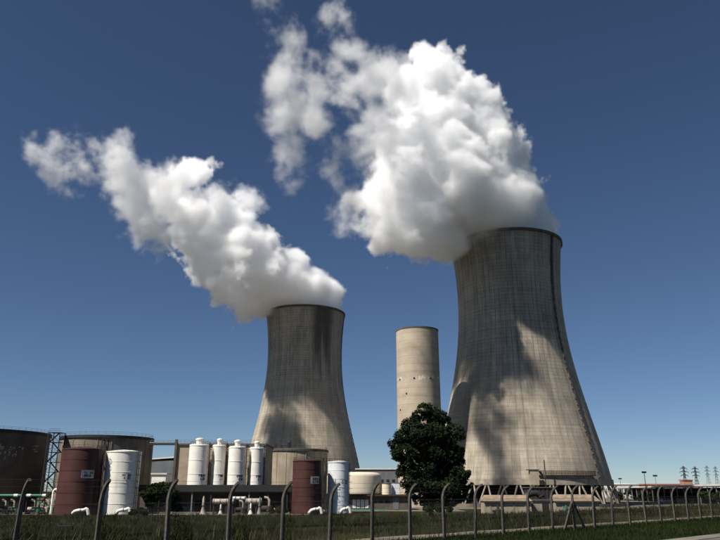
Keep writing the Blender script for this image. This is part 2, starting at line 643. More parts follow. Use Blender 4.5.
def glyphs(m, x, y, z, w, h, rows, pat):
    """rows of short painted strokes on a plane facing -Y"""
    rh = h / rows
    for r in range(rows):
        cells = pat[r]
        cw = w / len(cells)
        for i, c in enumerate(cells):
            x0, z0 = x + i * cw, z + h - (r + 1) * rh
            q = lambda a, b, e, f: m.box(x0 + a * cw, x0 + b * cw, y - 0.03, y, z0 + e * rh, z0 + f * rh)
            if c == ' ':
                continue
            if c in '#EBC':
                q(.12, .34, .12, .88)
            if c in '#EBCT':
                q(.12, .85, .70, .88)
            if c in '#EBCL':
                q(.12, .85, .12, .30)
            if c in '#EB':
                q(.12, .8, .42, .58)
            if c in '#B':
                q(.66, .86, .12, .88)
            if c in 'T1':
                q(.38, .62, .12, .88)
            if c == 'L':
                q(.12, .34, .12, .88)


def ladder_mb(m, x, y, z0, z1, nx_, ny_):
    """caged ladder standing off a wall at (x,y) with outward normal (nx_,ny_)"""
    tx, ty = -ny_, nx_
    for s in (-0.35, 0.35):
        m.bar((x + tx * s + nx_ * 0.3, y + ty * s + ny_ * 0.3, z0), (x + tx * s + nx_ * 0.3, y + ty * s + ny_ * 0.3, z1 + 1.0), 0.12)
    z = z0 + 0.4
    while z < z1:
        m.bar((x - tx * 0.35 + nx_ * 0.3, y - ty * 0.35 + ny_ * 0.3, z), (x + tx * 0.35 + nx_ * 0.3, y + ty * 0.35 + ny_ * 0.3, z), 0.08)
        z += 0.6
    z = z0 + 3
    while z < z1 + 0.6:
        pts = [(x + tx * 0.5 * math.cos(a) + nx_ * (0.3 + 0.75 * math.sin(a)), y + ty * 0.5 * math.cos(a) + ny_ * (0.3 + 0.75 * math.sin(a)), z)
               for a in np.linspace(0, math.pi, 6)]
        for p, q in zip(pts[:-1], pts[1:]):
            m.bar(p, q, 0.09)
        z += 1.8


def rail_ring(m, r, z, n=28, h=1.1, w=0.1):
    P = [(r * math.cos(2 * math.pi * k / n), r * math.sin(2 * math.pi * k / n)) for k in range(n)]
    for k in range(n):
        a, b = P[k], P[(k + 1) % n]
        m.bar((a[0], a[1], z), (a[0], a[1], z + h), w)
        for hh in (h * 0.5, h):
            m.bar((a[0], a[1], z + hh), (b[0], b[1], z + hh), w)


def process_tank(name, label, px, half, py_top, Y, mat, group, sign, pipe_side=1, taper=1.0):
    """tall painted process tank with bands, roof, ladder, pipe elbow and lettering"""
    X, zt = at(px, py_top, Y)
    r = span(half, 480, Y)
    h = zt - YARD
    root = thing(name, label, 'storage tank', (X, Y, YARD), 0.0, group)
    prof = [(r * taper + 0.15, 0.0), (r * taper + 0.15, 0.3), (r * taper, 0.3), (r, h)]
    MB().lathe(prof, 72).build('shell', mat, root, 30)
    MB().lathe([(r + 0.12, h - 0.25), (r + 0.12, h + 0.06), (r * 0.5, h + r * 0.09), (0.02, h + r * 0.13)], 72).build('roof', mat, root, 30)
    nb = 6
    for k in range(1, nb):
        z = h * k / nb
        rr = r * taper + (r - r * taper) * z / h
        MB().lathe([(rr - 0.02, z - 0.06), (rr + 0.05, z - 0.06), (rr + 0.05, z + 0.06), (rr - 0.02, z + 0.06)], 72, closed=True).build('weld_band', mat, root, 30)
    m = MB()
    a = -0.35
    ladder_mb(m, (r + 0.05) * math.cos(a), (r + 0.05) * math.sin(a), 0.3, h, math.cos(a), math.sin(a))
    m.build('ladder', 'dark_steel', root)
    m = MB()
    rail_ring(m, r * 0.96, h, 26, 1.0, 0.05)
    m.build('railing', 'dark_steel', root)
    # sign
    sx, sz, sw, sh, board, pat = sign
    ang = math.asin(max(-0.95, min(0.95, sx)))
    sg = thing_part = None
    m = MB()
    if board:
        m.box(-sw / 2, sw / 2, -0.06, 0.0, 0, sh)
        sg = m.build('sign', 'sign_white', root)
        g = MB()
        glyphs(g, -sw / 2 + sw * 0.2, -0.062, sh * 0.12, sw * 0.74, sh * 0.76, 2, pat)
        tag(g.build('lettering', 'ink', sg), kind='stuff')
    else:
        glyphs(m, -sw / 2, 0.0, 0, sw, sh, 2, pat)
        sg = tag(m.build('lettering', 'ink', root), kind='stuff')
    view = math.atan2(X, Y)
    aa = ang - view                    # turned about the tank, measured from the side that faces the photographer
    rr = r + 0.1
    sg.location = (rr * math.sin(aa), -rr * math.cos(aa), sz * h)
    sg.rotation_euler = (0, 0, aa)
    # white pipe elbow at the foot
    m = MB()
    s = pipe_side
    m.tube([(s * r * 0.25, -r - 0.2, 0.4), (s * r * 0.32, -r - 1.3, 0.55), (s * r * 0.42, -r - 1.5, 1.1), (s * r * 0.62, -r - 1.6, 1.35), (s * r * 0.85, -r - 1.6, 1.4),
            (s * (r * 0.98), -r - 1.6, 1.75), (s * (r + 0.1), -r - 1.6, 1.6), (s * (r + 0.45), -r - 1.5, 0.7), (s * (r + 0.6), -r - 1.5, 0.0)], 0.42, 10)
    pp = m.build('pipe', 'paint_white', root, 40)
    for q0, q1 in (((s * r * 0.31, -r - 1.15, 0.53), (s * r * 0.315, -r - 1.3, 0.55)), ((s * r * 0.7, -r - 1.6, 1.37), (s * r * 0.74, -r - 1.6, 1.38)), ((s * (r + 0.58), -r - 1.5, 0.12), (s * (r + 0.57), -r - 1.5, 0.28))):
        MB().tube([q0, q1], 0.55, 10).build('flange', 'galvanised', pp, 40)
    return root


def concrete_tank(name, label, px, half, py_top, Y, mat, group, rim_mat, band=True):
    X, zt = at(px, py_top, Y)
    r = span(half, 450, Y)
    h = zt - YARD
    root = thing(name, label, 'storage tank', (X, Y, YARD), 0.0, group)
    MB().lathe([(r, 0), (r, h - 0.9)], 96).build('wall', mat, root, 30)
    MB().lathe([(r - 0.4, h - 0.9), (r + 0.35, h - 0.9), (r + 0.35, h - 0.1), (r + 0.15, h), (0.1, h + 0.4)], 96).build('rim', rim_mat, root, 30)
    n = 22
    for k in range(n):                   # pilaster joints
        a = 2 * math.pi * k / n
        MB().bar((r * math.cos(a), r * math.sin(a), 0), (r * math.cos(a), r * math.sin(a), h - 0.92), 0.22).build('pilaster', mat, root)
    m = MB()
    rail_ring(m, r - 0.2, h, 44, 1.0, 0.045)
    m.build('railing', 'dark_steel', root)
    return root, X, r, h


# far-left brown tank, raised above a pump gallery
Yb = 232.0
rb_ = 23.0
xb, zb = at(52, 433, Yb)
xb -= rb_ * 1.10
root = thing('storage_tank', 'huge dark brown steel tank at the left edge of the photo', 'storage tank', (xb, Yb, YARD))
hb = zb - YARD
MB().lathe([(rb_, 5.2), (rb_, hb - 0.9)], 120).build('shell', 'tank_brown', root, 30)
MB().lathe([(rb_ - 0.3, hb - 0.9), (rb_ + 0.45, hb - 0.9), (rb_ + 0.45, hb), (0.1, hb + 0.5)], 120).build('rim', 'dark_steel', root, 30)
MB().lathe([(rb_ - 1.5, 0), (rb_ - 1.5, 5.2), (rb_, 5.2)], 90).build('plinth', 'concrete_dark', root, 30)
for z in np.linspace(7.6, hb - 3, 6):
    MB().lathe([(rb_ - 0.02, z - 0.07), (rb_ + 0.05, z - 0.07), (rb_ + 0.05, z + 0.07), (rb_ - 0.02, z + 0.07)], 120, closed=True).build('weld_band', 'tank_brown', root, 30)
m = MB()
rail_ring(m, rb_ - 0.1, hb, 60, 0.9, 0.045)
m.build('railing', 'dark_steel', root)
for px_, s in ((3, 1.0), (58, 1.0)):
    pass
# peeling patches of old lettering on the tank's face
m = MB()
random.seed(4)
for px_, py_, w_, h_ in ((1, 450, 2.2, 3.6), (5, 456, 1.4, 3.4), (11, 449, 1.6, 1.4), (15, 452, 1.6, 3.0), (21, 449, 2.0, 1.4), (9, 453, 1.0, 1.6), (33, 450.5, 6.0, 1.0), (36, 446, 3.0, 0.8)):
    # meet the shell along this sight line
    u, v = ray(px_, py_)
    A_, B_, C_ = u * u + 1, -2 * (u * xb + Yb), xb * xb + Yb * Yb - (rb_ + 0.06) ** 2
    dd = B_ * B_ - 4 * A_ * C_
    if dd <= 0:
        continue
    yy = (-B_ - math.sqrt(dd)) / (2 * A_)
    xx, zz = u * yy, EYE + v * yy
    th0 = math.atan2(yy - Yb, xx - xb)
    for _ in range(5):
        th = th0 + random.uniform(-0.4, 0.4) * w_ / rb_
        zc = zz + random.uniform(-0.4, 0.4) * h_
        ww, hh = w_ * random.uniform(0.15, 0.4) / rb_, h_ * random.uniform(0.12, 0.34)
        k = [(th - ww / 2, zc - hh / 2), (th + ww / 2, zc - hh * random.uniform(.2, .6)), (th + ww * random.uniform(.2, .6), zc + hh / 2), (th - ww / 2 * random.uniform(.3, 1), zc + hh * .4)]
        m.add([((rb_ + 0.05) * math.cos(a), (rb_ + 0.05) * math.sin(a), z - YARD) for a, z in k], [(0, 1, 2, 3)])
tag(m.build('worn_lettering', 'insulation', root), kind='stuff')

t2, t2x, t2r, t2h = concrete_tank('storage_tank', 'wide concrete tank with dark rim behind the left red tank', 108, 44, 438, 236, 'concrete_mid', 'concrete tanks', 'dark_steel')
t3, t3x, t3r, t3h = concrete_tank('storage_tank', 'wide tan concrete tank behind the right red tank, below the far cooling tower', 294.5, 33, 450, 262, 'concrete_tan', 'concrete tanks', 'concrete_dark')

process_tank('process_tank', 'tall dark red tank with white sign, leftmost of the two red tanks', 83.5, 19.8, 449.5, 200, 'paint_red', 'red process tanks',
             (0.32, 0.55, 3.3, 2.1, True, ('TL E#', 'B#CB ')), 1, 1.04)
process_tank('process_tank', 'tall cream white tank beside the left red tank, two lines of black lettering', 124.5, 17.0, 452, 204, 'paint_white', 'white process tanks',
             (0.24, 0.55, 2.5, 1.5, False, ('#B B#', ' # BC')), 1, 0.98)
process_tank('process_tank', 'dark red tank with white sign, standing below the far cooling tower', 307.5, 14.4, 461, 209, 'paint_red', 'red process tanks',
             (0.52, 0.56, 2.7, 2.0, True, ('E##', 'L1B')), 1, 1.02)
process_tank('process_tank', 'pale blue-white tank right of the right-hand red tank', 338.5, 10.6, 462, 214, 'paint_bluewhite', 'white process tanks',
             (0.55, 0.56, 1.8, 1.2, False, ('# #', '# #')), 1, 1.04)


# ------------------------------------------------------------------ stair towers, pumps and pipes at the left
def lattice_tower(name, label, X, Y, w, d, z0, z1, mat, cat='stair tower'):
    root = thing(name, label, cat, (X, Y, z0))
    h = z1 - z0
    for sx in (-1, 1):
        for sy in (-1, 1):
            MB().bar((sx * w / 2, sy * d / 2, 0), (sx * w / 2, sy * d / 2, h), 0.26).build('column', mat, root)
    n = max(2, int(h / 2.7))
    for k in range(n):
        a, b = h * k / n, h * (k + 1) / n
        m = MB()
        m.box(-w / 2, w / 2, -d / 2, d / 2, b - 0.12, b)
        m.build('landing', mat, root)
        m = MB()
        s = 1 if k % 2 else -1
        m.bar((-s * w * 0.4, -d * 0.3 * s, a), (s * w * 0.4, -d * 0.3 * s, b), 0.8, 0.2)
        m.build('stair_flight', mat, root)
        m = MB()
        m.bar((-w / 2, -d / 2, a), (w / 2, -d / 2, b), 0.09)
        m.bar((-w / 2, -d / 2, b), (w / 2, -d / 2, a), 0.09)
        for hh in (0.5, 1.0):
            m.bar((-w / 2, -d / 2, b + hh), (w / 2, -d / 2, b + hh), 0.09)
        m.build('brace', mat, root)
    return root


X, Z = at(57, 434, 222)
lattice_tower('stair_tower', 'narrow steel stair tower between the brown tank and left red tank', X, 222, 3.6, 4.0, YARD, Z + 0.4, 'dark_steel')
X, Z = at(105.5, 440, 214)
lattice_tower('stair_tower', 'thin steel ladder tower between the left red and cream white tanks', X, 214, 1.2, 2.0, YARD, Z + 0.3, 'dark_steel')
X, Z = at(325, 458, 222)
lattice_tower('stair_tower', 'thin steel ladder tower right of the right-hand red tank', X, 222, 1.1, 2.0, YARD, Z, 'dark_steel')

# green and white pipe on a rail gallery below the brown tank
Yp = 203.0
root = thing('pipe_run', 'green pipe with white sleeves running below the brown tank', 'pipe', (0, Yp, YARD))
x0, z0 = at(-14, 495.5, Yp)
x1, z1 = at(46, 496.3, Yp)
zz = z0 - YARD
MB().tube([(x0, 0, zz), (x1, 0, zz)], 0.36, 10).build('pipe', 'paint_green', root, 40)
for a, b in ((14, 18), (27, 31), (42.5, 46)):
    MB().tube([(at(a, 496, Yp)[0], 0, zz), (at(b, 496, Yp)[0], 0, zz)], 0.42, 10).build('sleeve', 'paint_white', root, 40)
m = MB()
for px_ in range(-10, 50, 9):
    xx = at(px_, 500, Yp)[0]
    m.bar((xx, 0.5, 0), (xx, 0.5, zz + 0.2), 0.2)
m.bar((x0, 0.5, zz - 1.2), (x1, 0.5, zz - 1.2), 0.22)
m.build('support', 'dark_steel', root)


def pump(name, label, X, Y, s, body, kind):
    root = thing(name, label, 'pump', (X, Y, YARD + 0.03), 0.0, 'pumps below the brown tank')
    MB().box(-1.0 * s, 1.0 * s, -0.6 * s, 0.6 * s, 0, 0.35 * s).build('base', 'concrete_dark', root)
    MB().tube([(-0.75 * s, 0, 1.0 * s), (0.35 * s, 0, 1.0 * s)], 0.5 * s, 12).build('motor', body, root, 30)
    MB().lathe([(0.05, 0.35 * s), (0.55 * s, 0.5 * s), (0.55 * s, 1.4 * s), (0.05, 1.6 * s)], 14, cx=0.75 * s).build('casing', body, root, 30)
    if kind:
        MB().tube([(0.75 * s, 0, 1.5 * s), (0.75 * s, 0, 2.5 * s), (0.4 * s, 0, 2.9 * s), (-0.2 * s, 0, 3.0 * s)], 0.22 * s, 8).build('riser', 'insulation' if kind == 1 else body, root, 40)
    return root


for i, (px_, body, kind, desc) in enumerate(((2, 'dark_steel', 1, 'small dark pump with pale riser pipe, nearest the left edge'),
                                            (8, 'insulation', 1, 'small pale pump with riser pipe below the brown tank'),
                                            (15, 'paint_green', 0, 'small green pump left of the second fence post gap'),
                                            (29, 'insulation', 1, 'pale pump with riser just right of the leftmost fence post'),
                                            (35.5, 'paint_green', 2, 'green pump with green riser pipe below the brown tank'),
                                            (42.5, 'insulation', 1, 'pale pump with riser below the green pipe end'),
                                            (51.5, 'paint_green', 2, 'green pump at the foot of the stair tower'))):
    X, _ = at(px_, 508, 205)
    pump('pump', desc, X, 205 + (i % 2) * 1.5, 1.25, body, kind)
X, Z = at(56.5, 488, 204)
root = thing('vent_pipe', 'pair of white upright pipes left of the leftmost red tank', 'pipe', (X, 204, YARD))
for dx_, h_ in ((-0.7, 6.2), (0.6, 7.2)):
    MB().tube([(dx_, 0, 0), (dx_, 0, h_), (dx_ + 0.35, 0, h_ + 0.4), (dx_ + 0.8, 0, h_ + 0.4)], 0.34, 10).build('pipe', 'paint_white', root, 40)

# ------------------------------------------------------------------ silo hall in the middle
Yh = 214.0
ZR = at(230, 485, Yh)[1]                      # top of the low building's roof
xl, xr = at(139, 486, Yh)[0], at(292, 487, Yh)[0]
root = thing('pump_house', 'long low dark roofed pump house under the four white silos', 'building', ((xl + xr) / 2, Yh, YARD))
hw = (xr - xl) / 2
hh = ZR - YARD
MB().box(-hw, hw, -6, 12, hh - 1.9, hh).build('roof', 'dark_steel', root)
MB().box(-hw + 0.5, hw - 0.6, 0.5, 11.5, 0, hh - 1.9).build('wall', 'concrete_dark', root)
MB().box(-hw - 0.3, hw + 0.3, -7.5, -6.3, 0, 0.55).build('kerb', 'kerb', root)
for k in range(9):
    xx = -hw + 0.8 + (2 * hw - 1.6) * k / 8
    MB().bar((xx, -5.4, 0), (xx, -5.4, hh - 1.9), 0.35).build('column', 'dark_steel' if k % 3 else 'galvanised', root)
xd = at(198, 505, Yh)[0] - root.location.x
d_ = MB().box(xd - 1.0, xd + 1.0, 0.35, 0.52, 0, 3.6).build('door', 'dark_void', root)
xw = at(155, 500, Yh)[0] - root.location.x
for k in range(3):
    MB().box(xw - 3 + k * 5, xw - 0.6 + k * 5, 0.36, 0.52, 2.0, 4.0).build('window', 'glass_dark', root)

# plant under the canopy
Yq = 205.6
for i, (a, b, py_, r_, mat_, lab) in enumerate(((213, 234, 501.5, 0.75, 'insulation', 'thick pale lagged pipe lying under the silo canopy'),
                                         (230, 246, 498.2, 0.45, 'roof_sheet', 'thin pale pipe above the lagged pipe under the silo canopy'),
                                         (246, 262, 501.5, 0.85, 'insulation', 'lagged drum shaped vessel right of the pale pipes under the canopy'))):
    xa, za = at(a, py_, Yq)
    xb2, _ = at(b, py_, Yq)
    root = thing('lagged_pipe', lab, 'pipe', ((xa + xb2) / 2, Yq, YARD))
    L = (xb2 - xa) / 2
    zc = za - YARD
    MB().tube([(-L, 0, zc), (L, 0, zc)], r_, 14).build('barrel', mat_, root, 40)
    for s in (-0.9, -0.3, 0.3, 0.9):
        MB().tube([(s * L - 0.15, 0, zc), (s * L + 0.15, 0, zc)], r_ + 0.12, 14).build('flange', 'galvanised', root, 40)
        MB().bar((s * L, 0, 0), (s * L, 0, zc - r_ * 0.9), 0.4).build('saddle', 'dark_steel', root)
for i, (px_, py_, s, mat_, lab) in enumerate(((204, 496, 1.0, 'insulation', 'tall pale filter vessel with conical foot beside the pump house door'),
                                       (260, 497, 0.9, 'galvanised', 'tall grey filter vessel right of the lagged drum'),
                                       (221, 504, 0.75, 'roof_sheet', 'short pale vessel left of the middle fence posts under the canopy'),
                                       (251, 503, 0.8, 'paint_white', 'short white vessel in front of the lagged drum'))):
    X, Z = at(px_, py_, 204.0)
    h_ = Z - YARD
    root = thing('filter_vessel', lab, 'vessel', (X, 204.0, YARD))
    MB().lathe([(0.9 * s, 0), (0.75 * s, 0.4), (0.3 * s, h_ * 0.42), (0.34 * s, h_ * 0.5), (0.34 * s, h_ * 0.85), (0.1 * s, h_)], 14).build('body', mat_, root, 40)
    MB().lathe([(0.3 * s, h_ * 0.5 - 0.1), (0.55 * s, h_ * 0.5 - 0.1), (0.55 * s, h_ * 0.5 + 0.1), (0.3 * s, h_ * 0.5 + 0.1)], 14, closed=True).build('flange', 'galvanised', root)
for px_, lab in ((268, 'rusty orange pump housing under the right end of the canopy'),):
    X, _ = at(px_, 508, 203)
    pump('pump', lab, X + 2.5, 203.0, 1.1, 'paint_orange', 0)
X, _ = at(250, 508, 203)
pump('pump', 'dark wheel shaped pump under the canopy left of the orange one', X + 4.0, 204.4, 1.5, 'rusty_steel', 1)
X, _ = at(239, 508, 203)
pump('pump', 'brown pump under the canopy below the third silo', X, 204.0, 1.2, 'rusty_steel', 1)

# beige hall behind the silos
Yk = 219.3
xl, zt = at(177, 443.5, Yk)
xr, _ = at(266, 443.5, Yk)
root = thing('filter_hall', 'tan concrete hall directly behind the four white silos', 'building', ((xl + xr) / 2, Yk, YARD))
hw = (xr - xl) / 2
hh = zt - YARD
npan = 6
for k in range(npan):
    a = -hw + 2 * hw * k / npan
    MB().box(a + 0.06, a + 2 * hw / npan - 0.06, 0, 0.5, 0, hh - 0.5).build('wall_panel', 'concrete_tan', root)
MB().box(-hw + 0.02, hw - 0.02, 0.3, 18, 0, hh - 0.52).build('wall', 'concrete_tan', root)
MB().box(-hw - 0.2, hw + 0.2, -0.4, 18.4, hh - 0.5, hh).build('roof', 'concrete_dark', root)
MB().bar((-hw - 0.1, -0.3, 0), (-hw - 0.1, -0.3, hh + 1.2), 0.7).build('column', 'concrete_dark', root)
m = MB()
for k in range(24):
    xx = -hw + 2 * hw * k / 23
    m.bar((xx, -0.2, hh), (xx, -0.2, hh + 1.0), 0.08)
m.bar((-hw, -0.2, hh + 1.0), (hw, -0.2, hh + 1.0), 0.08)
m.bar((-hw, -0.2, hh + 0.5), (hw, -0.2, hh + 0.5), 0.08)
m.build('railing', 'galvanised', root)


def silo(label, px, half, py_top, py_bot, Y, pat):
    X, zb_ = at(px, py_bot, Y)
    zt_ = at(px, py_top, Y)[1]
    r, h = span(half, 460, Y), zt_ - ZR
    root = thing('silo', label, 'silo', (X, Y, ZR), 0.0, 'white silos on the pump house')
    MB().lathe([(r, 0.0), (r, h)], 48).build('shell', 'paint_white', root, 30)
    MB().lathe([(r + 0.08, h - 0.2), (r + 0.08, h), (r * 0.9, h + 0.35), (0.02, h + 0.6)], 48).build('roof', 'paint_white', root, 30)
    for f in (0.27, 0.62):
        MB().lathe([(r - 0.02, h * f - 0.08), (r + 0.06, h * f - 0.08), (r + 0.06, h * f + 0.08), (r - 0.02, h * f + 0.08)], 48, closed=True).build('band', 'paint_bluewhite', root, 30)
    MB().lathe([(r * 0.36, h + 0.3), (r * 0.36, h + 1.6), (r * 0.42, h + 1.6), (r * 0.42, h + 1.95), (r * 0.2, h + 2.2), (0.02, h + 2.25)], 24).build('dust_filter', 'paint_white', root, 30)
    m = MB()
    rail_ring(m, r * 0.97, h + 0.1, 18, 1.0, 0.08)
    m.build('railing', 'galvanised', root)
    m = MB()
    ladder_mb(m, r, 0.0, 0.0, h, 1.0, 0.0)
    m.build('ladder', 'dark_steel', root)
    g = MB()
    glyphs(g, -r * 0.42, 0, 0, r * 0.84, h * 0.16, 2, pat)
    o = tag(g.build('lettering', 'ink', root), kind='stuff')
    aa = 0.42 - math.atan2(X, Y)
    o.location = ((r + 0.08) * math.sin(aa), -(r + 0.08) * math.cos(aa), h * 0.11)
    o.rotation_euler = (0, 0, aa)
    return root


silo('widest white silo with filter cap, leftmost of the four above the pump house', 196.8, 9.6, 445.5, 484.5, 214, ('TE#', ' LB'))
silo('slim white silo second from the left above the pump house', 217.2, 6.7, 446, 484.5, 216, ('T##', ' L1'))
silo('white silo third from the left above the pump house', 235.6, 8.4, 447.5, 484.5, 214, ('##B', ' CB'))
silo('slim white silo fourth from the left, nearest the far cooling tower', 255.2, 7.0, 448.5, 484.5, 216, ('E##', ' L1'))

# pipe bridge between the dark tank and the hall
Yg = 226.0
xa, za = at(151, 444, Yg)
xb3, _ = at(178, 444, Yg)
root = thing('pipe_bridge', 'thin steel pipe bridge between the dark concrete tank and tan hall', 'bridge', (xa, Yg, za))
L = xb3 - xa
MB().box(-0.8, L + 0.3, -0.6, 0.6, -0.35, 0.05).build('deck', 'dark_steel', root)
m = MB()
for k in range(9):
    m.bar((L * k / 8, -0.6, 0), (L * k / 8, -0.6, 1.1), 0.08)
m.bar((0, -0.6, 1.1), (L, -0.6, 1.1), 0.08)
m.bar((0, -0.6, 0.55), (L, -0.6, 0.55), 0.08)
m.build('railing', 'galvanised', root)
MB().tube([(-0.5, 0.1, 0.35), (L, 0.1, 0.35)], 0.22, 8).build('pipe', 'paint_grey', root, 40)

# roof gear on the right concrete tank
X, Z = at(277, 448, 252)
root = thing('roof_machinery', 'row of small dark machines on the tan concrete tank edge', 'machinery', (X, 252, t3h + YARD + 0.05))
for k, (dx_, w_, h_) in enumerate(((-4.4, 0.7, 1.2), (-2.6, 0.9, 0.9), (-0.4, 0.8, 1.6), (1.7, 0.7, 1.0), (4.2, 1.1, 2.0), (4.8, 0.4, 2.9))):
    MB().box(dx_ - w_ / 2, dx_ + w_ / 2, -0.5, 0.5, 0.0, h_).build('unit', 'dark_steel', root)
MB().box(-6, 6, -0.8, 0.8, -0.25, 0.02).build('deck', 'dark_steel', root)


# ------------------------------------------------------------------ cream tanks on the low brown building
Yc = 250.0
xl, zt = at(346, 494.5, Yc)
xr, _ = at(412, 494.5, Yc)
root = thing('service_building', 'low brown service building carrying the cream tanks', 'building', ((xl + xr) / 2, Yc, YARD))
hw = (xr - xl) / 2
hh = zt - YARD
MB().box(-hw, hw, -1.2, 16, hh - 0.5, hh).build('roof', 'rusty_steel', root)
MB().box(-hw + 0.3, hw - 0.3, 0, 15.5, 0, hh - 0.5).build('wall', 'brick_brown' if 'brick_brown' in MATS else 'concrete_dark', root)
for k in range(4):
    a = at(352.5 + k * 4.2, 505, Yc)[0] - root.location.x
    MB().box(a, a + span(3.4, 505, Yc), -0.14, 0.02, 0.6, hh - 1.7).build('door', 'paint_bluewhite', root)
a = at(393, 505, Yc)[0] - root.location.x
MB().box(a, a + 2.0, -0.14, 0.02, 0.2, hh - 0.9).build('door', 'paint_grey', root)
for k in range(3):
    a = at(373 + k * 6.2, 502, Yc)[0] - root.location.x
    MB().box(a, a + 1.3, -0.06, 0.02, 2.2, hh - 1.6).build('window', 'glass_dark', root)
Yd = 254.5
X, Z = at(354, 472, Yd)
r_ = span(27.5, 482, Yd)
z0_ = hh + YARD
root = thing('cream_tank', 'large cream round tank with rounded shoulder on the service building', 'storage tank', (X, Yd + 3, z0_))
h_ = Z - z0_
MB().lathe([(r_, 0.0), (r_, h_ - 1.5), (r_ * 0.985, h_ - 1.0), (r_ * 0.95, h_ - 0.55), (r_ * 0.88, h_ - 0.25), (r_ * 0.75, h_ - 0.1), (r_ * 0.4, h_), (0.05, h_ + 0.05)], 64).build('shell', 'paint_cream', root, 60)
MB().lathe([(r_ - 0.02, 0.02), (r_ + 0.15, 0.02), (r_ + 0.15, 0.3), (r_ - 0.02, 0.3)], 64, closed=True).build('base_ring', 'rusty_steel', root, 30)
X, Z = at(386.3, 483, Yd)
r2 = span(4.6, 488, Yd)
root = thing('cream_tank', 'small cream upright tank right of the large cream tank', 'storage tank', (X, Yd - 1.5, z0_))
h_ = Z - z0_
MB().lathe([(r2, 0), (r2, h_ - 0.3)], 32).build('shell', 'paint_cream', root, 40)
MB().lathe([(r2 + 0.08, h_ - 0.3), (r2 + 0.08, h_ - 0.1), (0.05, h_ + 0.3)], 32).build('roof', 'concrete_dark', root, 40)
X, Z = at(395.5, 482.5, Yd)
root = thing('cabinet', 'white boxy cabinet between small cream tank and the concrete stack', 'cabinet', (X, Yd, z0_))
MB().box(-1.3, 1.3, -1, 1, 0, Z - z0_ - 0.2).build('case', 'paint_white', root)
MB().box(-1.4, 1.4, -1.1, 1.1, Z - z0_ - 0.2, Z - z0_).build('lid', 'paint_grey', root)
for s in (-0.62, 0.62):
    MB().box(s - 0.56, s + 0.56, -1.05, -1.0, 0.15, Z - z0_ - 0.4).build('door', 'paint_bluewhite', root)
Yp = 246.0
root = thing('pipe_run', 'green ground pipe in front of the service building', 'pipe', (0, Yp, YARD))
xa, za = at(344, 511, Yp)
xb4, _ = at(386, 511, Yp)
zz = za - YARD + 0.3
MB().tube([(xa, 0, zz), (xb4, 0, zz), (xb4 + 0.8, 0, zz - 0.3), (xb4 + 1.0, 0, zz - 1.0)], 0.3, 10).build('pipe', 'paint_green', root, 40)
for k in range(6):
    xx = xa + (xb4 - xa) * k / 5
    MB().bar((xx, 0, 0), (xx, 0, zz - 0.25), 0.25).build('support', 'dark_steel', root)


# ------------------------------------------------------------------ far works buildings
def far_building(name, label, pxl, pxr, py_top, Y, depth, wall, roofm, rise, nwin=0, slope=0.0):
    xl, zt = at(pxl, py_top, Y)
    xr, _ = at(pxr, py_top, Y)
    root = thing(name, label, 'building', ((xl + xr) / 2, Y, YARD))
    hw, h = (xr - xl) / 2, zt - YARD
    MB().box(-hw, hw, 0, depth, 0, h).build('wall', wall, root)
    m = MB()
    e = 0.5
    m.add([(-hw - e, -e, h), (hw + e, -e, h + slope), (hw + e, depth + e, h + rise + slope), (-hw - e, depth + e, h + rise),
           (-hw - e, -e, h + 0.6), (hw + e, -e, h + 0.6 + slope), (hw + e, depth + e, h + rise + 0.6 + slope), (-hw - e, depth + e, h + rise + 0.6)],
          [(3, 2, 1, 0), (4, 5, 6, 7), (0, 1, 5, 4), (1, 2, 6, 5), (2, 3, 7, 6), (3, 0, 4, 7)])
    m.build('roof', roofm, root)
    for k in range(nwin):
        a = -hw + 2 * hw * (k + 0.25) / nwin
        w = MB().box(a, a + hw / nwin, -0.12, 0.02, h * 0.35, h * 0.7).build('window', 'glass_dark', root)
        MB().box(a - 0.15, a + hw / nwin + 0.15, -0.16, 0.02, h * 0.35 - 0.25, h * 0.35 - 0.003).build('sill', 'roof_sheet', w)
    return root


far_building('workshop', 'grey workshop with pale roof seen under the pipe bridge', 140, 181, 460.5, 330, 40, 'paint_grey', 'roof_sheet', 0.8, 0, 1.4)
far_building('annex', 'small white annex in front of the grey workshop', 152, 166, 474.5, 300, 12, 'paint_white', 'roof_sheet', 0.3, 3)
far_building('workshop', 'long grey workshop with pale roof left of the concrete stack', 356, 402, 469.5, 392, 40, 'paint_grey', 'roof_sheet', 0.8, 8)

# ------------------------------------------------------------------ concrete stack
Ys = 300.0
X, Z = at(417, 331, Ys)
rs_ = span(21.2, 330, Ys) * 0.985
hs = Z - YARD
root = thing('concrete_stack', 'plain round concrete stack between the two cooling towers, behind the tree', 'stack', (X, Ys, YARD))
m, t, b = new_mat('stack_concrete')
co = t.n('ShaderNodeTexCoord').outputs['Object']
sep = t.n('ShaderNodeSeparateXYZ')
t.put(sep.inputs[0], co)
lay = t.noise(t.vmath('MULTIPLY', co, (0.02, 0.02, 0.32)), 1.0, 4, 0.6)
c = t.vmath('SCALE', (0.40, 0.335, 0.25), scale=t.math('MULTIPLY', t.ramp(lay, 0.3, 0.7, 0.86, 1.1), t.ramp(t.noise(co, 0.3, 5), 0.3, 0.7, 0.92, 1.06)))
lf = t.math('LESS_THAN', t.math('FRACT', t.math('DIVIDE', sep.outputs[2], 3.4)), 0.05)
c = t.mix(t.math('MULTIPLY', lf, 0.35), c, (0.12, 0.1, 0.08, 1))
bd = t.math('ABSOLUTE', t.math('SUBTRACT', sep.outputs[2], hs - 22.0))
wb = t.math('MULTIPLY', t.ramp(bd, 0.5, 1.6, 1.0, 0.0), t.ramp(t.noise(co, 0.5, 4, 0.65), 0.5, 0.62))
c = t.mix(t.math('MULTIPLY', wb, 0.8), c, (0.68, 0.64, 0.56, 1))
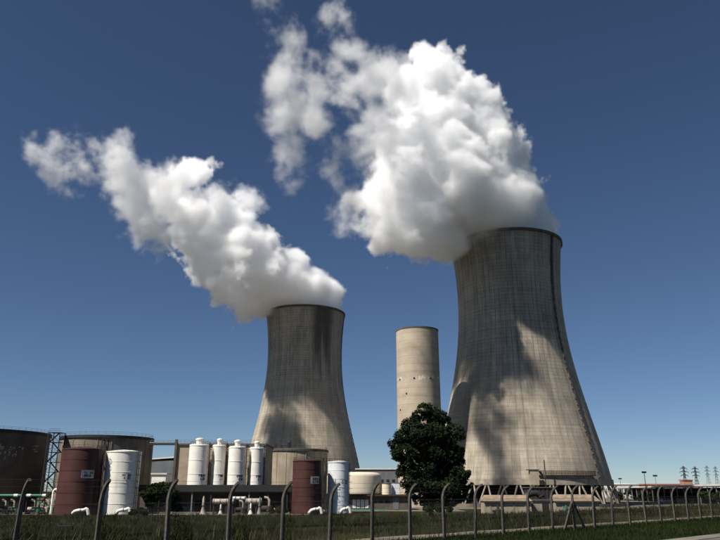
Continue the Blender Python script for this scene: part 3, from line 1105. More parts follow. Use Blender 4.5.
t.put(b.inputs['Base Color'], c)
b.inputs['Roughness'].default_value = 0.92
MB().lathe([(rs_ * 1.02, 0), (rs_, hs), (rs_ - 0.7, hs), (rs_ - 0.7, hs - 20)], 96).build('shaft', 'stack_concrete', root, 30)
MB().lathe([(rs_ - 0.02, hs - 0.5), (rs_ + 0.16, hs - 0.5), (rs_ + 0.16, hs + 0.1), (rs_ - 0.02, hs + 0.1)], 96, closed=True).build('rim', 'concrete_dark', root, 30)
for px_, py_ in ((400, 379.5), (414.2, 378), (430.5, 378.2), (406.5, 393.5), (400.5, 410), (432, 412)):
    u_, v_ = ray(px_, py_)
    A_, B_, C_ = u_ * u_ + 1, -2 * (u_ * X + Ys), X * X + Ys * Ys - (rs_ * 1.008) ** 2
    dd = B_ * B_ - 4 * A_ * C_
    if dd <= 0:
        continue
    yy = (-B_ - math.sqrt(dd)) / (2 * A_)
    p = Vector((u_ * yy, yy, EYE + v_ * yy)) - Vector((X, Ys, YARD))
    n_ = Vector((p.x, p.y, 0)).normalized()
    MB().tube([p - n_ * 0.3, p + n_ * 0.12], 0.38, 10).build('vent_hole', 'dark_void', root)

# ------------------------------------------------------------------ works at the foot of the near tower
tw = Vector((T1[0], T1[1], YARD))


def trough(label, pxl, pxr, Y, py_ridge, py_eave):
    xl, ze = at(pxl, py_eave, Y)
    xr, _ = at(pxr, py_eave, Y)
    zr = at(pxl, py_ridge, Y)[1]
    root = thing('pump_shed', label, 'building', ((xl + xr) / 2, Y, YARD))
    hw, h, rr = (xr - xl) / 2, ze - YARD, zr - YARD
    MB().box(-hw, hw, 0, 6, 0, h).build('wall', 'concrete_tan', root)
    MB().add([(-hw - 0.3, -0.5, h), (hw + 0.3, -0.5, h), (hw - 0.6, 3, rr), (-hw + 0.6, 3, rr), (hw + 0.3, 6.5, h), (-hw - 0.3, 6.5, h)],
             [(0, 1, 2, 3), (3, 2, 4, 5), (1, 4, 2), (0, 3, 5), (0, 5, 4, 1)]).build('roof', 'brick_tan', root)
    MB().box(-hw - 0.3, hw + 0.3, -0.62, -0.45, h - 0.35, h + 0.02).build('gutter', 'rusty_steel', root)
    n = max(3, int(hw / 1.6))
    for k in range(n):
        a = -hw + 2 * hw * (k + 0.5) / n
        MB().box(a - 0.14, a + 0.14, -0.12, 0.02, 0, h - 0.4).build('pier', 'concrete_light', root)
    return root


plain('brick_tan', (0.27, 0.205, 0.145), 0.85, 0.3, 0.5, 0.3)
trough('long tan pump shed with pitched roof, left foot of the near cooling tower', 484, 531, 208, 495, 501)
trough('tan pump shed with pitched roof, right foot of the near cooling tower', 555, 599, 207, 494.5, 501)
X, Z = at(543.5, 496.5, 209)
root = thing('valve_house', 'small grey concrete house with dark doorway between the two pump sheds', 'building', (X, 209, YARD))
MB().box(-3.2, 3.2, 0, 5, 0, Z - YARD - 1.2).build('wall', 'concrete_light', root)
MB().box(-3.5, 3.5, -0.4, 5.3, Z - YARD - 1.2, Z - YARD - 0.8).build('roof', 'concrete_dark', root)
MB().box(-0.6, 1.3, -0.1, 0.02, 0, 3.0).build('door', 'dark_void', root)
X, Z = at(520, 484, 270)
root = thing('water_main', 'fat dark water main arching between the two pump sheds', 'pipe', (0, 0, 0))
pts = []
for px_, py_ in ((522, 513), (522.5, 503), (525, 497), (530, 493.5), (536, 493), (541, 495.5), (543.5, 500), (544, 508)):
    x_, z_ = at(px_, py_, 226)
    pts.append((x_, 226, z_))
MB().tube(pts, 0.95, 14).build('pipe', 'dark_steel', root, 40)  # dark colour stands in for the shade round the pipe
for k in (1, 3, 5):
    a, b = Vector(pts[k]), Vector(pts[k + 1])
    d_ = (b - a).normalized() * 0.2
    MB().tube([a - d_, a + d_], 1.15, 14).build('flange', 'rusty_steel', root, 40)
X, Z = at(539, 486, 240)
root = thing('shadow_block', 'dark block added for the shadow behind the bent water main', 'machinery', (X, 240, YARD))
MB().box(-4.2, 4.2, 0, 4, 0, Z - YARD - 0.6).build('box', 'dark_steel', root)  # added dark block, stands in for the shadow behind the pipe
for k in range(7):
    MB().box(-4.1 + k * 1.3, -3.8 + k * 1.3, -0.15, 0.02, 0.5, Z - YARD - 0.8).build('fin', 'rusty_steel', root)
MB().box(-4.6, 4.6, -0.4, 4.4, Z - YARD - 0.6, Z - YARD - 0.3).build('lid', 'concrete_dark', root)
X, Z = at(533, 468, 284)
root = thing('lift_gantry', 'tan service gantry with mast standing before the near tower skirt', 'gantry', (X, 284, YARD))
h_ = Z - YARD
MB().box(-1.6, 1.8, -1.2, 1.2, h_ - 6.5, h_ - 0.8).build('cabin', 'concrete_tan', root)
MB().box(-2.6, 2.2, -1.5, 1.5, h_ - 0.8, h_ - 0.5).build('roof', 'concrete_dark', root)
for s in (-1.3, 1.4):
    MB().bar((s, 0, 0), (s, 0, h_ - 6.5), 0.5).build('column', 'concrete_light', root)
MB().bar((4.6, 0, 0), (4.6, 0, h_ + 3.0), 0.35).build('mast', 'rusty_steel', root)
MB().bar((2.4, 0, h_ - 1.2), (4.6, 0, h_ - 4.0), 0.7).build('arm', 'rusty_steel', root)
for i, (px_, lab, col_) in enumerate(((566, 'small green tarpaulin covered skid by the right pump shed', 'paint_green'), (498, 'dark gate valve standing before the left pump shed', 'dark_steel'))):
    X, _ = at(px_, 508, 203)
    root = thing('valve_skid', lab, 'machinery', (X, 203, YARD))
    MB().box(-1.4, 1.4, -0.8, 0.8, 0, 0.4).build('base', 'concrete_dark', root)
    MB().lathe([(0.9, 0.4), (0.9, 1.2), (0.35, 1.6), (0.35, 2.2), (0.05, 2.4)], 14).build('body', col_, root, 40)
    MB().tube([(-1.6, 0, 0.9), (1.6, 0, 0.9)], 0.35, 10).build('pipe', col_, root, 40)


# ------------------------------------------------------------------ right: long canopy, sheds, cars, masts, pylons
pA = Vector((at(606, 487.3, 545)[0], 545, at(606, 487.3, 545)[1]))
pB = Vector((at(730, 483.6, 330)[0], 330, at(730, 483.6, 330)[1]))
d_ = (pB - pA)
d_.z = 0
L = d_.length
root = thing('long_shed', 'long open shed with thin pale flat roof at the right', 'building', (pA.x, pA.y, YARD), math.atan2(d_.y, d_.x))
hA = pA.z - YARD
hB = pB.z - YARD
L2 = L * 1.25
hB2 = hA + (hB - hA) * 1.25
m = MB()
m.add([(0, -2, hA - 0.9), (L2, -2, hB2 - 0.9), (L2, 20, hB2 - 0.9), (0, 20, hA - 0.9), (0, -2, hA), (L2, -2, hB2), (L2, 20, hB2 + 0.3), (0, 20, hA + 0.3)],
      [(3, 2, 1, 0), (4, 5, 6, 7), (0, 1, 5, 4), (1, 2, 6, 5), (2, 3, 7, 6), (3, 0, 4, 7)])
m.build('roof', 'roof_sheet', root)
MB().box(0.5, L2 - 0.5, 19, 19.5, 0, hA - 0.95).build('wall', 'concrete_dark', root)
for k in range(26):
    xx = L2 * (k + 0.5) / 26
    MB().bar((xx, -1, 0), (xx, -1, hA - 0.9), 0.45).build('column', 'galvanised', root)
far_building('warehouse', 'far warehouse with red tiled roof behind the long shed', 641, 702, 485.2, 640, 40, 'brick_pink', 'roof_red', 1.0, 9)
far_building('warehouse', 'far pale warehouse just right of the near cooling tower', 607, 638, 484.6, 640, 50, 'roof_sheet', 'roof_sheet', 1.2, 6)
far_building('gatehouse', 'small pinkish brick block between the two dark pylons', 683.5, 692.5, 480.5, 620, 8, 'brick_pink', 'roof_red', 0.3, 4)

car_colors = ['paint_white', 'paint_bluewhite', 'paint_white', 'paint_cream', 'paint_white', 'paint_bluewhite']
car_desc = ['white van parked first from the left in the row beyond the fence', 'pale blue-white car parked second from the left beyond the fence',
            'white car parked third from the left in the row beyond the fence', 'cream car parked fourth from the left in the row beyond the fence',
            'white car parked fifth from the left in the row beyond the fence', 'pale blue-white car at the right end of the parked row']
for k in range(6):
    X, _ = at(663 + k * 3.4, 501.5, 415)
    root = thing('parked_car', car_desc[k], 'car', (X, 415 + (k % 2) * 0.4, YARD + 0.08), R(-86 + 5 * (k % 3)), 'cars parked beyond the fence')
    tall = 1.45 if k == 0 else 1.1
    MB().add([(-2.1, -0.8, 0.3), (2.1, -0.8, 0.3), (2.1, 0.8, 0.3), (-2.1, 0.8, 0.3), (-2.15, -0.85, 0.8), (2.15, -0.85, 0.75), (2.15, 0.85, 0.75), (-2.15, 0.85, 0.8),
              (-2.0, -0.82, 1.1), (1.6, -0.82, 1.08), (1.6, 0.82, 1.08), (-2.0, 0.82, 1.1)],
             [(3, 2, 1, 0), (0, 1, 5, 4), (1, 2, 6, 5), (2, 3, 7, 6), (3, 0, 4, 7), (4, 5, 9, 8), (5, 6, 10, 9), (6, 7, 11, 10), (7, 4, 8, 11), (8, 9, 10, 11)]).build('body', car_colors[k], root)
    MB().add([(-1.9, -0.75, 1.08), (1.0, -0.75, 1.08), (1.0, 0.75, 1.08), (-1.9, 0.75, 1.08), (-1.5, -0.62, 1.42 * tall), (0.4, -0.62, 1.42 * tall), (0.4, 0.62, 1.42 * tall), (-1.5, 0.62, 1.42 * tall)],
             [(0, 1, 5, 4), (1, 2, 6, 5), (2, 3, 7, 6), (3, 0, 4, 7)]).build('glazing', 'glass_dark', root)
    MB().box(-1.52, 0.42, -0.64, 0.64, 1.42 * tall, 1.47 * tall).build('roof', car_colors[k], root)
    for sx in (-1.3, 1.3):
        for sy in (-0.8, 0.8):
            MB().tube([(sx, sy - 0.1, 0.32), (sx, sy + 0.1, 0.32)], 0.32, 12).build('wheel', 'rubber', root, 40)
xa = at(640, 503.5, 385)[0]
xb5 = at(690, 503.5, 385)[0]
g0 = min(ground_z(xa, 285), ground_z(xb5, 310))
m = MB()
vs, N = [], 12
for j in range(6):
    for i in range(N + 1):
        x_, y_ = xa + (xb5 - xa) * i / N, 392 + j * 8
        vs.append((x_, y_, ground_z(x_, y_) + 0.07))
m.add(vs, [(j * (N + 1) + i, j * (N + 1) + i + 1, (j + 1) * (N + 1) + i + 1, (j + 1) * (N + 1) + i) for j in range(5) for i in range(N)])
tag(m.build('car_park', 'yard_gravel'), kind='structure')


def light_mast(label, px, py_top, Y):
    X, Z = at(px, py_top, Y)
    zg = ground_z(X, Y)
    root = thing('light_mast', label, 'light mast', (X, Y, zg), 0.0, 'light masts')
    h = Z - zg
    MB().tube([(0, 0, 0), (0, 0, h - 0.5)], [0.28, 0.16], 8).build('pole', 'galvanised', root, 40)
    MB().box(-1.3, 1.3, -0.12, 0.12, h - 0.6, h - 0.35).build('crossarm', 'dark_steel', root)
    for s in (-1.0, -0.35, 0.35, 1.0):
        MB().box(s - 0.3, s + 0.3, -0.3, 0.3, h - 0.35, h + 0.35).build('floodlight', 'dark_steel', root)
    return root


light_mast('tall floodlight mast nearest the near cooling tower, right of it', 644, 472, 420)
light_mast('shorter floodlight mast second to the right of the cooling tower', 655, 475.5, 440)
light_mast('distant floodlight mast close beside the right tower skirt', 620, 478.5, 560)


def pylon(label, px, py_top, Y, arms, mat):
    X, Z = at(px, py_top, Y)
    h = Z - YARD
    root = thing('pylon', label, 'pylon', (X, Y, YARD), R(20), 'transmission pylons')
    w0, w1 = h * 0.085, h * 0.018
    m = MB()
    lv = 9
    prev = None
    for k in range(lv + 1):
        f = k / lv
        w = w0 + (w1 - w0) * min(1, f * 1.5) if f < 0.67 else w1
        ring = [Vector((sx * w, sy * w, h * f)) for sx, sy in ((-1, -1), (1, -1), (1, 1), (-1, 1))]
        if prev:
            for i in range(4):
                m.bar(prev[i], ring[i], 0.55)
                m.bar(prev[i], ring[(i + 1) % 4], 0.32)
                m.bar(prev[(i + 1) % 4], ring[i], 0.32)
        prev = ring
    m.build('lattice_mast', mat, root)
    for f, L in arms:
        m = MB()
        for s in (-1, 1):
            m.bar((0, -w1, h * f), (s * L, 0, h * f), 0.6)
            m.bar((0, w1, h * f + h * 0.03), (s * L, 0, h * f), 0.6)
            m.bar((s * L, 0, h * f), (s * L, 0, h * f - 2.2), 0.4)
        m.build('crossarm', mat, root)
    return root


AR = ((0.68, 6.5), (0.80, 8.0), (0.92, 6.0))
pylon('dark lattice pylon, leftmost of the four at the right', 683.2, 466, 1050, AR, 'pylon_haze_near')
pylon('dark lattice pylon, second from left of the four at the right', 694.6, 466.5, 1080, AR, 'pylon_haze_near')
pylon('faint grey lattice pylon, third from left of the four', 706.2, 465.3, 1500, AR, 'pylon_haze_far')
pylon('faint grey lattice pylon, rightmost of the four', 714.8, 466, 1520, AR, 'pylon_haze_far')

# ------------------------------------------------------------------ steam plumes (real volumes)
def steam_material(name):
    m = bpy.data.materials.new(name)
    m.use_nodes = True
    t = m.node_tree
    t.nodes.clear()
    out = t.nodes.new('ShaderNodeOutputMaterial')
    sc = t.nodes.new('ShaderNodeVolumeScatter')
    sc.inputs['Color'].default_value = (0.9995, 0.9995, 0.9995, 1)
    sc.inputs['Anisotropy'].default_value = 0.0
    at_ = t.nodes.new('ShaderNodeAttribute')
    at_.attribute_name = 'density'
    t.links.new(at_.outputs['Fac'], sc.inputs['Density'])
    t.links.new(sc.outputs[0], out.inputs['Volume'])
    MATS[name] = m
    return m


def make_plume(name, label, puffs, wisps, mouth, wind, voxel, dens, seed, core=15.0, near=(0.95, -0.5)):
    """puffs and wisps: (px, py, radius px) sighted on the plume and set at the plume's own distance;
    mouth: the tower's crown; wind: metres the plume comes nearer for each metre that it drifts left"""
    Xm, Ym, Zm, Rm = mouth

    def place(px, py, r, more=0.0):
        u, v = ray(px, py)
        w = wind + more
        Y = (Ym - w * Xm) / (1 - w * u)
        return Vector((u * Y, Y, EYE + v * Y)), span(r, py, Y)
    A = [place(*p) for p in puffs]
    B = [place(*p, 0.32) for p in wisps]
    for c, r in A:                       # uneven depth
        c.y += rng.uniform(-0.25, 0.25) * r
    for c, r in list(A):                 # hidden twin puffs added in depth so the plume's shadow covers its tower
        if r > 5:
            low = math.hypot(c.x - Xm, c.y - Ym) < Rm * 1.3
            for k in near:
                dvec = (Vector((0, 0, EYE)) - c).normalized()
                c2 = c + dvec * (k * r)
                if k > 0 and low:
                    c2 = Vector((c.x + dvec.x * k * r, c.y + dvec.y * k * r, max(c.z, Zm + 0.8 * r + 2.0 * k)))
                A.append((c2, r * 0.86))
    for c, r in B:
        c.y += rng.uniform(-1.0, 1.0) * r
    for k in range(9):                   # what wells up inside the crown
        a = k * 2 * math.pi / 8
        rr = 0.0 if k == 8 else Rm * 0.58
        A.append((Vector((Xm + rr * math.cos(a), Ym + rr * math.sin(a), Zm + (2 if k == 8 else -1.5))), Rm * 0.42 if k < 8 else Rm * 0.6))
    allp = A + B
    mn = [min(c[i] - r for c, r in allp) - 9 for i in range(3)]
    mx = [max(c[i] + r for c, r in allp) + 9 for i in range(3)]
    res = [max(8, int((mx[i] - mn[i]) / voxel)) for i in range(3)]
    org = Vector([(mn[i] + mx[i]) / 2 for i in range(3)])

    tree = bpy.data.node_groups.new(name + '_grid', 'GeometryNodeTree')
    tree.interface.new_socket('Geometry', in_out='INPUT', socket_type='NodeSocketGeometry')
    tree.interface.new_socket('Geometry', in_out='OUTPUT', socket_type='NodeSocketGeometry')
    t = NT(tree)
    pos = t.n('GeometryNodeInputPosition').outputs[0]
    P = t.vmath('ADD', pos, (seed * 13.7, seed * 7.1, seed * 3.3))
    big = t.vmath('SUBTRACT', t.noise(P, 1 / 38, 3, 0.5, color=True), (0.5, 0.5, 0.5))
    mid = t.vmath('SUBTRACT', t.noise(P, 1 / 12, 3, 0.5, color=True), (0.5, 0.5, 0.5))
    # calm at the crown, torn further out
    dm = t.vmath('DISTANCE', pos, tuple(Vector((Xm, Ym, Zm)) - org))
    calm = t.ramp(dm, Rm * 0.8, Rm * 2.6, 0.12, 1.0)
    wv = t.vmath('ADD', t.vmath('SCALE', big, scale=26.0), t.vmath('SCALE', mid, scale=9.0))
    q = t.vmath('ADD', pos, t.vmath('SCALE', wv, scale=calm))

    def union(lst, k):
        d = None
        for c, r in lst:
            s = t.math('SUBTRACT', t.vmath('DISTANCE', q, tuple(c - org)), r)
            d = s if d is None else t.math('SMOOTH_MIN', d, s, k)
        return d
    sa, sb = union(A, 5.0), union(B, 3.0)
    n1 = t.noise(P, 1 / 22, 7, 0.66)
    n2 = t.noise(P, 1 / 6.0, 5, 0.72)
    bil = t.math('ABSOLUTE', t.math('SUBTRACT', t.math('MULTIPLY', t.noise(P, 1 / 15, 1.5, 0.5), 2.0), 1.0))
    # cauliflower billows push outwards with creases between, fine noise frays the edge
    bump = t.math('ADD', t.math('MULTIPLY', t.math('SUBTRACT', bil, 0.25), -15.0), t.math('MULTIPLY', t.math('SUBTRACT', n1, 0.53), 38.0))
    bump = t.math('ADD', bump, t.math('MULTIPLY', t.math('SUBTRACT', n2, 0.5), 25.0))
    sc_ = t.math('ADD', sa, t.math('MULTIPLY', t.math('MULTIPLY', t.math('SUBTRACT', bil, 0.25), -9.0), calm))
    sa = t.math('ADD', sa, t.math('MULTIPLY', bump, t.math('MULTIPLY', calm, 0.85)))
    da = t.ramp(sa, 1.0, -3.5, 0.0, 1.0)
    da = t.math('MULTIPLY', da, t.ramp(n1, 0.3, 0.62, 1.0, 0.35))
    sb = t.math('ADD', sb, t.math('ADD', t.math('MULTIPLY', t.math('SUBTRACT', n1, 0.49), 50.0), t.math('MULTIPLY', t.math('SUBTRACT', n2, 0.5), 22.0)))
    db = t.math('MULTIPLY', t.ramp(sb, 3.0, -9.0, 0.0, 1.0), 0.34)
    d = t.math('MULTIPLY', t.math('MAXIMUM', da, db), dens)
    # nothing below the crown outside the shell
    sp = t.n('ShaderNodeSeparateXYZ')
    t.put(sp.inputs[0], pos)
    hx = t.math('SUBTRACT', sp.outputs[0], Xm - org.x)
    hy = t.math('SUBTRACT', sp.outputs[1], Ym - org.y)
    rad = t.math('SQRT', t.math('ADD', t.math('MULTIPLY', hx, hx), t.math('MULTIPLY', hy, hy)))
    keep = t.math('MAXIMUM', t.ramp(rad, Rm - 1.4, Rm - 0.7, 1.0, 0.0), t.ramp(rad, Rm + 1.0, Rm + 3.0, 0.0, 1.0))
    above = t.ramp(sp.outputs[2], Zm - org.z + 0.2, Zm - org.z + 2.0, 0.0, 1.0)
    d = t.math('MULTIPLY', d, t.math('MAXIMUM', keep, above))
    go = t.n('NodeGroupOutput')

    def cube(field, vx):
        vc = t.n('GeometryNodeVolumeCube')
        t.put(vc.inputs['Density'], field)
        vc.inputs['Background'].default_value = 0.0
        vc.inputs['Min'].default_value = tuple(Vector(mn) - org)
        vc.inputs['Max'].default_value = tuple(Vector(mx) - org)
        for i, ax in enumerate('XYZ'):
            vc.inputs['Resolution ' + ax].default_value = max(8, int((mx[i] - mn[i]) / vx))
        return vc.outputs[0]
    root = thing(name, label, 'steam', tuple(org), 0.0, 'steam plumes')
    # the opaque heart of the plume: a billowed skin some metres inside the vapour
    inner = t.ramp(t.math('ADD', sc_, t.math('MULTIPLY', t.math('SUBTRACT', 1.0, t.math('MAXIMUM', keep, above)), 40.0)), 4.0, -26.0, 0.0, 1.0, smooth=False)
    vm = t.n('GeometryNodeVolumeToMesh')
    vm.resolution_mode = 'GRID'
    vm.inputs['Threshold'].default_value = (4.0 + core) / 30.0
    tree.links.new(cube(inner, 2.4), vm.inputs[0])
    tree.links.new(vm.outputs[0], go.inputs[0])
    tmp_me = bpy.data.meshes.new('tmp')
    tmp = bpy.data.objects.new('tmp', tmp_me)
    COL.objects.link(tmp)
    md = tmp.modifiers.new('grid', 'NODES')
    md.node_group = tree
    dg = bpy.context.evaluated_depsgraph_get()
    me = bpy.data.meshes.new_from_object(tmp.evaluated_get(dg))
    bpy.data.objects.remove(tmp)
    bm = bmesh.new()
    bm.from_mesh(me)
    todo, isles = set(bm.verts), []
    while todo:
        st_ = [todo.pop()]
        isle = list(st_)
        while st_:
            for e in st_.pop().link_edges:
                for w_ in e.verts:
                    if w_ in todo:
                        todo.discard(w_)
                        st_.append(w_)
                        isle.append(w_)
        isles.append(isle)
    isles.sort(key=len)
    for isle in isles[:-1]:
        bmesh.ops.delete(bm, geom=isle, context='VERTS')
    for _ in range(5):
        bmesh.ops.smooth_vert(bm, verts=bm.verts[:], factor=0.6, use_axis_x=True, use_axis_y=True, use_axis_z=True)
    bm.to_mesh(me)
    bm.free()
    me.materials.clear()
    me.materials.append(MATS['steam_core'])
    me.shade_smooth()
    me.name = 'dense_core'
    obj('dense_core', me, root)
    # the vapour round it
    sm = t.n('GeometryNodeSetMaterial')
    sm.inputs['Material'].default_value = MATS['steam']
    tree.links.new(cube(d, voxel), sm.inputs[0])
    tree.links.new(sm.outputs[0], go.inputs[0])
    vol = bpy.data.volumes.new('vapour')
    vol.materials.append(MATS['steam'])
    o = obj('vapour', vol, root)
    md = o.modifiers.new('grid', 'NODES')
    md.node_group = tree
    print('PLUME', name, res, res[0] * res[1] * res[2] / 1e6, len(me.polygons))
    return root


plain('steam_core', (0.99, 0.99, 0.99), 1.0, 0.0, 1.0)
MATS['steam_core'].node_tree.nodes['Principled BSDF'].inputs['Specular IOR Level'].default_value = 0.0
steam_material('steam')
PUFF_R = [(505, 222, 40), (532, 226, 24), (545, 221, 11), (537, 204, 15), (478, 224, 38), (448, 238, 24), (425, 248, 15),
          (515, 196, 24), (488, 190, 42), (452, 200, 44), (415, 222, 34), (394, 228, 22), (510, 165, 20),
          (478, 150, 34), (445, 160, 42), (410, 180, 38), (386, 202, 22), (372, 208, 12), (458, 112, 26), (428, 122, 34), (402, 150, 28),
          (430, 82, 22), (412, 100, 20), (421, 58, 12)]
WISP_R = [(358, 186, 12), (360, 212, 11), (374, 150, 17), (356, 122, 9), (384, 118, 18), (392, 92, 18), (372, 85, 17), (352, 88, 15), (338, 72, 14), (322, 88, 14),
          (342, 48, 11), (336, 30, 10), (332, 10, 10), (326, -6, 8), (303, 94, 14), (290, 116, 19), (274, 126, 16), (284, 145, 15), (270, 152, 10), (290, 170, 12), (297, 190, 10),
          (282, 68, 13), (290, 50, 10), (278, 88, 12), (266, 2, 8), (278, -4, 7), (340, 160, 7), (314, 78, 10)]
PUFF_L = [(312, 300, 24), (290, 293, 26), (266, 293, 26), (246, 300, 17), (325, 296, 18), (290, 272, 22), (262, 266, 28), (236, 276, 26), (238, 250, 28), (210, 260, 23),
          (214, 232, 26), (238, 226, 16), (188, 240, 18), (188, 212, 20), (186, 178, 16), (196, 172, 10), (252, 245, 14)]
WISP_L = [(158, 232, 22), (160, 200, 20), (142, 212, 20), (134, 190, 18), (126, 168, 16), (118, 154, 13), (104, 160, 15), (95, 150, 12), (110, 180, 13), (90, 170, 12),
          (76, 166, 11), (64, 160, 9), (52, 172, 9), (46, 166, 9), (38, 153, 9), (34, 146, 7), (216, 205, 13), (245, 205, 10), (152, 178, 12), (172, 188, 14)]
make_plume('steam_plume', 'larger white steam plume drifting left from the nearer cooling tower', PUFF_R, WISP_R, (T1[0], T1[1], ZT, RT), 0.66, 0.68, 0.58, 1.0)
make_plume('steam_plume', 'smaller white steam plume trailing left from the farther cooling tower', PUFF_L, WISP_L, (T2[0], T2[1], ZT, RT), 0.66, 0.88, 0.5, 2.0)
# ------------------------------------------------------------------ trees and bushes
def leaf_cloud(clumps, n, size, seed, flat=0.8):
    """leaf-sized faces spread through lumpy clumps: (centre, radius)"""
    g = np.random.default_rng(seed)
    w = np.array([r ** 2.2 for _, r in clumps])
    cnt = (w / w.sum() * n).astype(int)
    V = []
    for (c, r), k in zip(clumps, cnt):
        d = g.normal(size=(k, 3))
        d /= np.linalg.norm(d, axis=1)[:, None]
        # sub-tufts so that the outline breaks up
        tuft = g.normal(size=(max(6, k // 45), 3))
        tuft /= np.linalg.norm(tuft, axis=1)[:, None]
        pick = tuft[g.integers(0, len(tuft), k)]
        d = d * 0.36 + pick
        d /= np.linalg.norm(d, axis=1)[:, None]
        rad = r * (0.55 + 0.5 * g.random(k) ** 0.6)
        p = np.array(c)[None] + d * rad[:, None] * np.array([1, 1, flat])
        a = g.normal(size=(k, 3))
        a /= np.linalg.norm(a, axis=1)[:, None]
        nrm = d + 0.7 * g.normal(size=(k, 3))
        b = np.cross(nrm, a)
        b /= np.linalg.norm(b, axis=1)[:, None] + 1e-9
        a = np.cross(b, nrm)
        a /= np.linalg.norm(a, axis=1)[:, None] + 1e-9
        s = size * (0.6 + 0.8 * g.random(k))[:, None]
        V.append(np.stack([p - a * s, p + b * s * 0.55, p + a * s, p - b * s * 0.55], axis=1))
    V = np.concatenate(V).reshape(-1, 3)
    Fc = np.arange(len(V)).reshape(-1, 4)
    m = MB()
    m.v = V.tolist()
    m.f = Fc.tolist()
    return m


def tree(name, label, base, clumps, n, size, seed, mat='leaf_dark', trunk=0.4, cat='tree', group=None):
    root = thing(name, label, cat, base, 0.0, group)
    loc = [(np.array(c) - np.array(base), r) for c, r in clumps]
    top = max(c[2] for c, r in loc)
    m = MB()
    m.tube([(0, 0, -0.3), (0.1, 0, top * 0.25), (-0.1, 0.1, top * 0.6), (0.1, 0, top * 0.95)], [trunk, trunk * 0.85, trunk * 0.5, trunk * 0.15], 9)
    g = random.Random(seed)
    for c, r in loc:
        z0 = max(0.15 * top, c[2] * 0.55)
        m.tube([(0, 0, z0), (c[0] * 0.5, c[1] * 0.5, (z0 + c[2]) / 2 - 0.2), tuple(c)], [trunk * 0.35, trunk * 0.22, trunk * 0.06], 5)
    m.build('trunk', 'bark', root, 60)
    leaf_cloud([(c, r) for c, r in loc], n, size, seed).build('crown', mat, root)
    return root


YT = 150.0
tb = at(431, 505, YT)
clumps = []
g = random.Random(3)
outline = [(428, 411, 8), (420, 415, 8), (412, 424, 9), (436, 418, 9), (446, 422, 7), (403, 436, 10), (397, 443, 7), (418, 434, 12), (434, 434, 13), (450, 436, 10), (404, 452, 11),
           (397, 455, 6), (420, 452, 13), (438, 452, 13), (455, 452, 9), (458, 462, 8), (408, 468, 10), (401, 472, 6), (424, 470, 13), (442, 470, 13), (458, 474, 9), (463, 482, 7),
           (414, 484, 10), (430, 488, 12), (448, 488, 11), (460, 492, 8), (409, 492, 6), (420, 499, 8), (438, 502, 9), (453, 502, 8), (464, 497, 5)]
for px_, py_, r_ in outline:
    rr = span(r_, py_, YT)
    for k in range(3 if r_ >= 9 else 2):
        Yk_ = YT + g.uniform(-4.5, 4.5) * (1 if r_ > 8 else 0.6)
        x_, z_ = at(px_ + g.uniform(-2, 2), py_ + g.uniform(-2, 2), YT)
        clumps.append(((x_, Yk_, z_), rr * g.uniform(0.95, 1.15)))
tree('conifer_tree', 'big dense dark evergreen tree before the concrete stack', (tb[0], YT, ground_z(tb[0], YT)), clumps, 60000, 0.23, 5, trunk=0.55)


def bush(name, label, pxs, Y, seed, mat='leaf_bush', n=5000, size=0.13, cat='bush', group=None):
    cl = []
    g = random.Random(seed)
    for px_, py_, r_ in pxs:
        for k in range(2):
            x_, z_ = at(px_, py_, Y)
            cl.append(((x_ + g.uniform(-.3, .3), Y + g.uniform(-1.5, 1.5), z_), span(r_, py_, Y) * g.uniform(0.8, 1.05)))
    xm = sum(c[0][0] for c in cl) / len(cl)
    return tree(name, label, (xm, Y, ground_z(xm, Y)), cl, n, size, seed, mat, 0.16, cat, group)


bush('bush', 'dark umbrella shaped bush right of the cream white tank', [(146, 494, 5), (153, 492, 6), (160, 494, 5), (150, 498, 4), (157, 499, 4)], 140, 21, n=5000)
bush('bush', 'tall dark bush under the pump house roof, left end', [(166, 490, 6), (173, 492, 6), (170, 499, 6), (178, 498, 4), (168, 507, 5), (176, 508, 5), (160, 507, 3)], 135, 22, n=7000)
bush('bush', 'low dark bush in front of the white annex roofline', [(150, 486, 3), (157, 485.5, 3.5), (164, 485, 4), (171, 485, 3.5)], 186, 23, n=4000, size=0.16)
bush('bush', 'low leafy bush at the foot of the cream white tank', [(132, 512, 4), (139, 511, 4), (145, 512, 3.5)], 120, 24, n=3500)
bush('bush', 'low dark bush at the foot of the evergreen tree', [(440, 508, 5), (450, 509, 4), (428, 509, 4)], 138, 25, n=4000)
bush('bush', 'low dark hedge clump under the canopy right of the red tank', [(272, 511, 3), (279, 510, 4), (286, 511, 3)], 160, 26, n=3000)

# line of dark trees under and behind the long shed
g = random.Random(12)
hedge_desc = ['nearest the tower', 'second from the tower', 'third from the tower', 'fourth from the tower', 'fifth from the tower', 'sixth from the tower', 'seventh from the tower',
              'eighth from the tower', 'at the right edge']
for k in range(9):
    px_ = 622 + k * 12.4
    Y_ = 545 - 1.73 * (px_ - 606) - 14
    cl = []
    for q in range(7):
        x_, z_ = at(px_ + g.uniform(-6, 6), g.uniform(491, 500), Y_)
        cl.append(((x_, Y_ + g.uniform(-2, 2), z_), span(g.uniform(3.0, 5.0), 495, Y_)))
    xm = at(px_, 500, Y_)[0]
    tree('hedge_tree', 'dark bushy tree before the long shed, ' + hedge_desc[k], (xm, Y_, ground_z(xm, Y_)), cl, 3600, 0.42, 40 + k, 'leaf_bush', 0.25, 'tree', 'trees before the long shed')

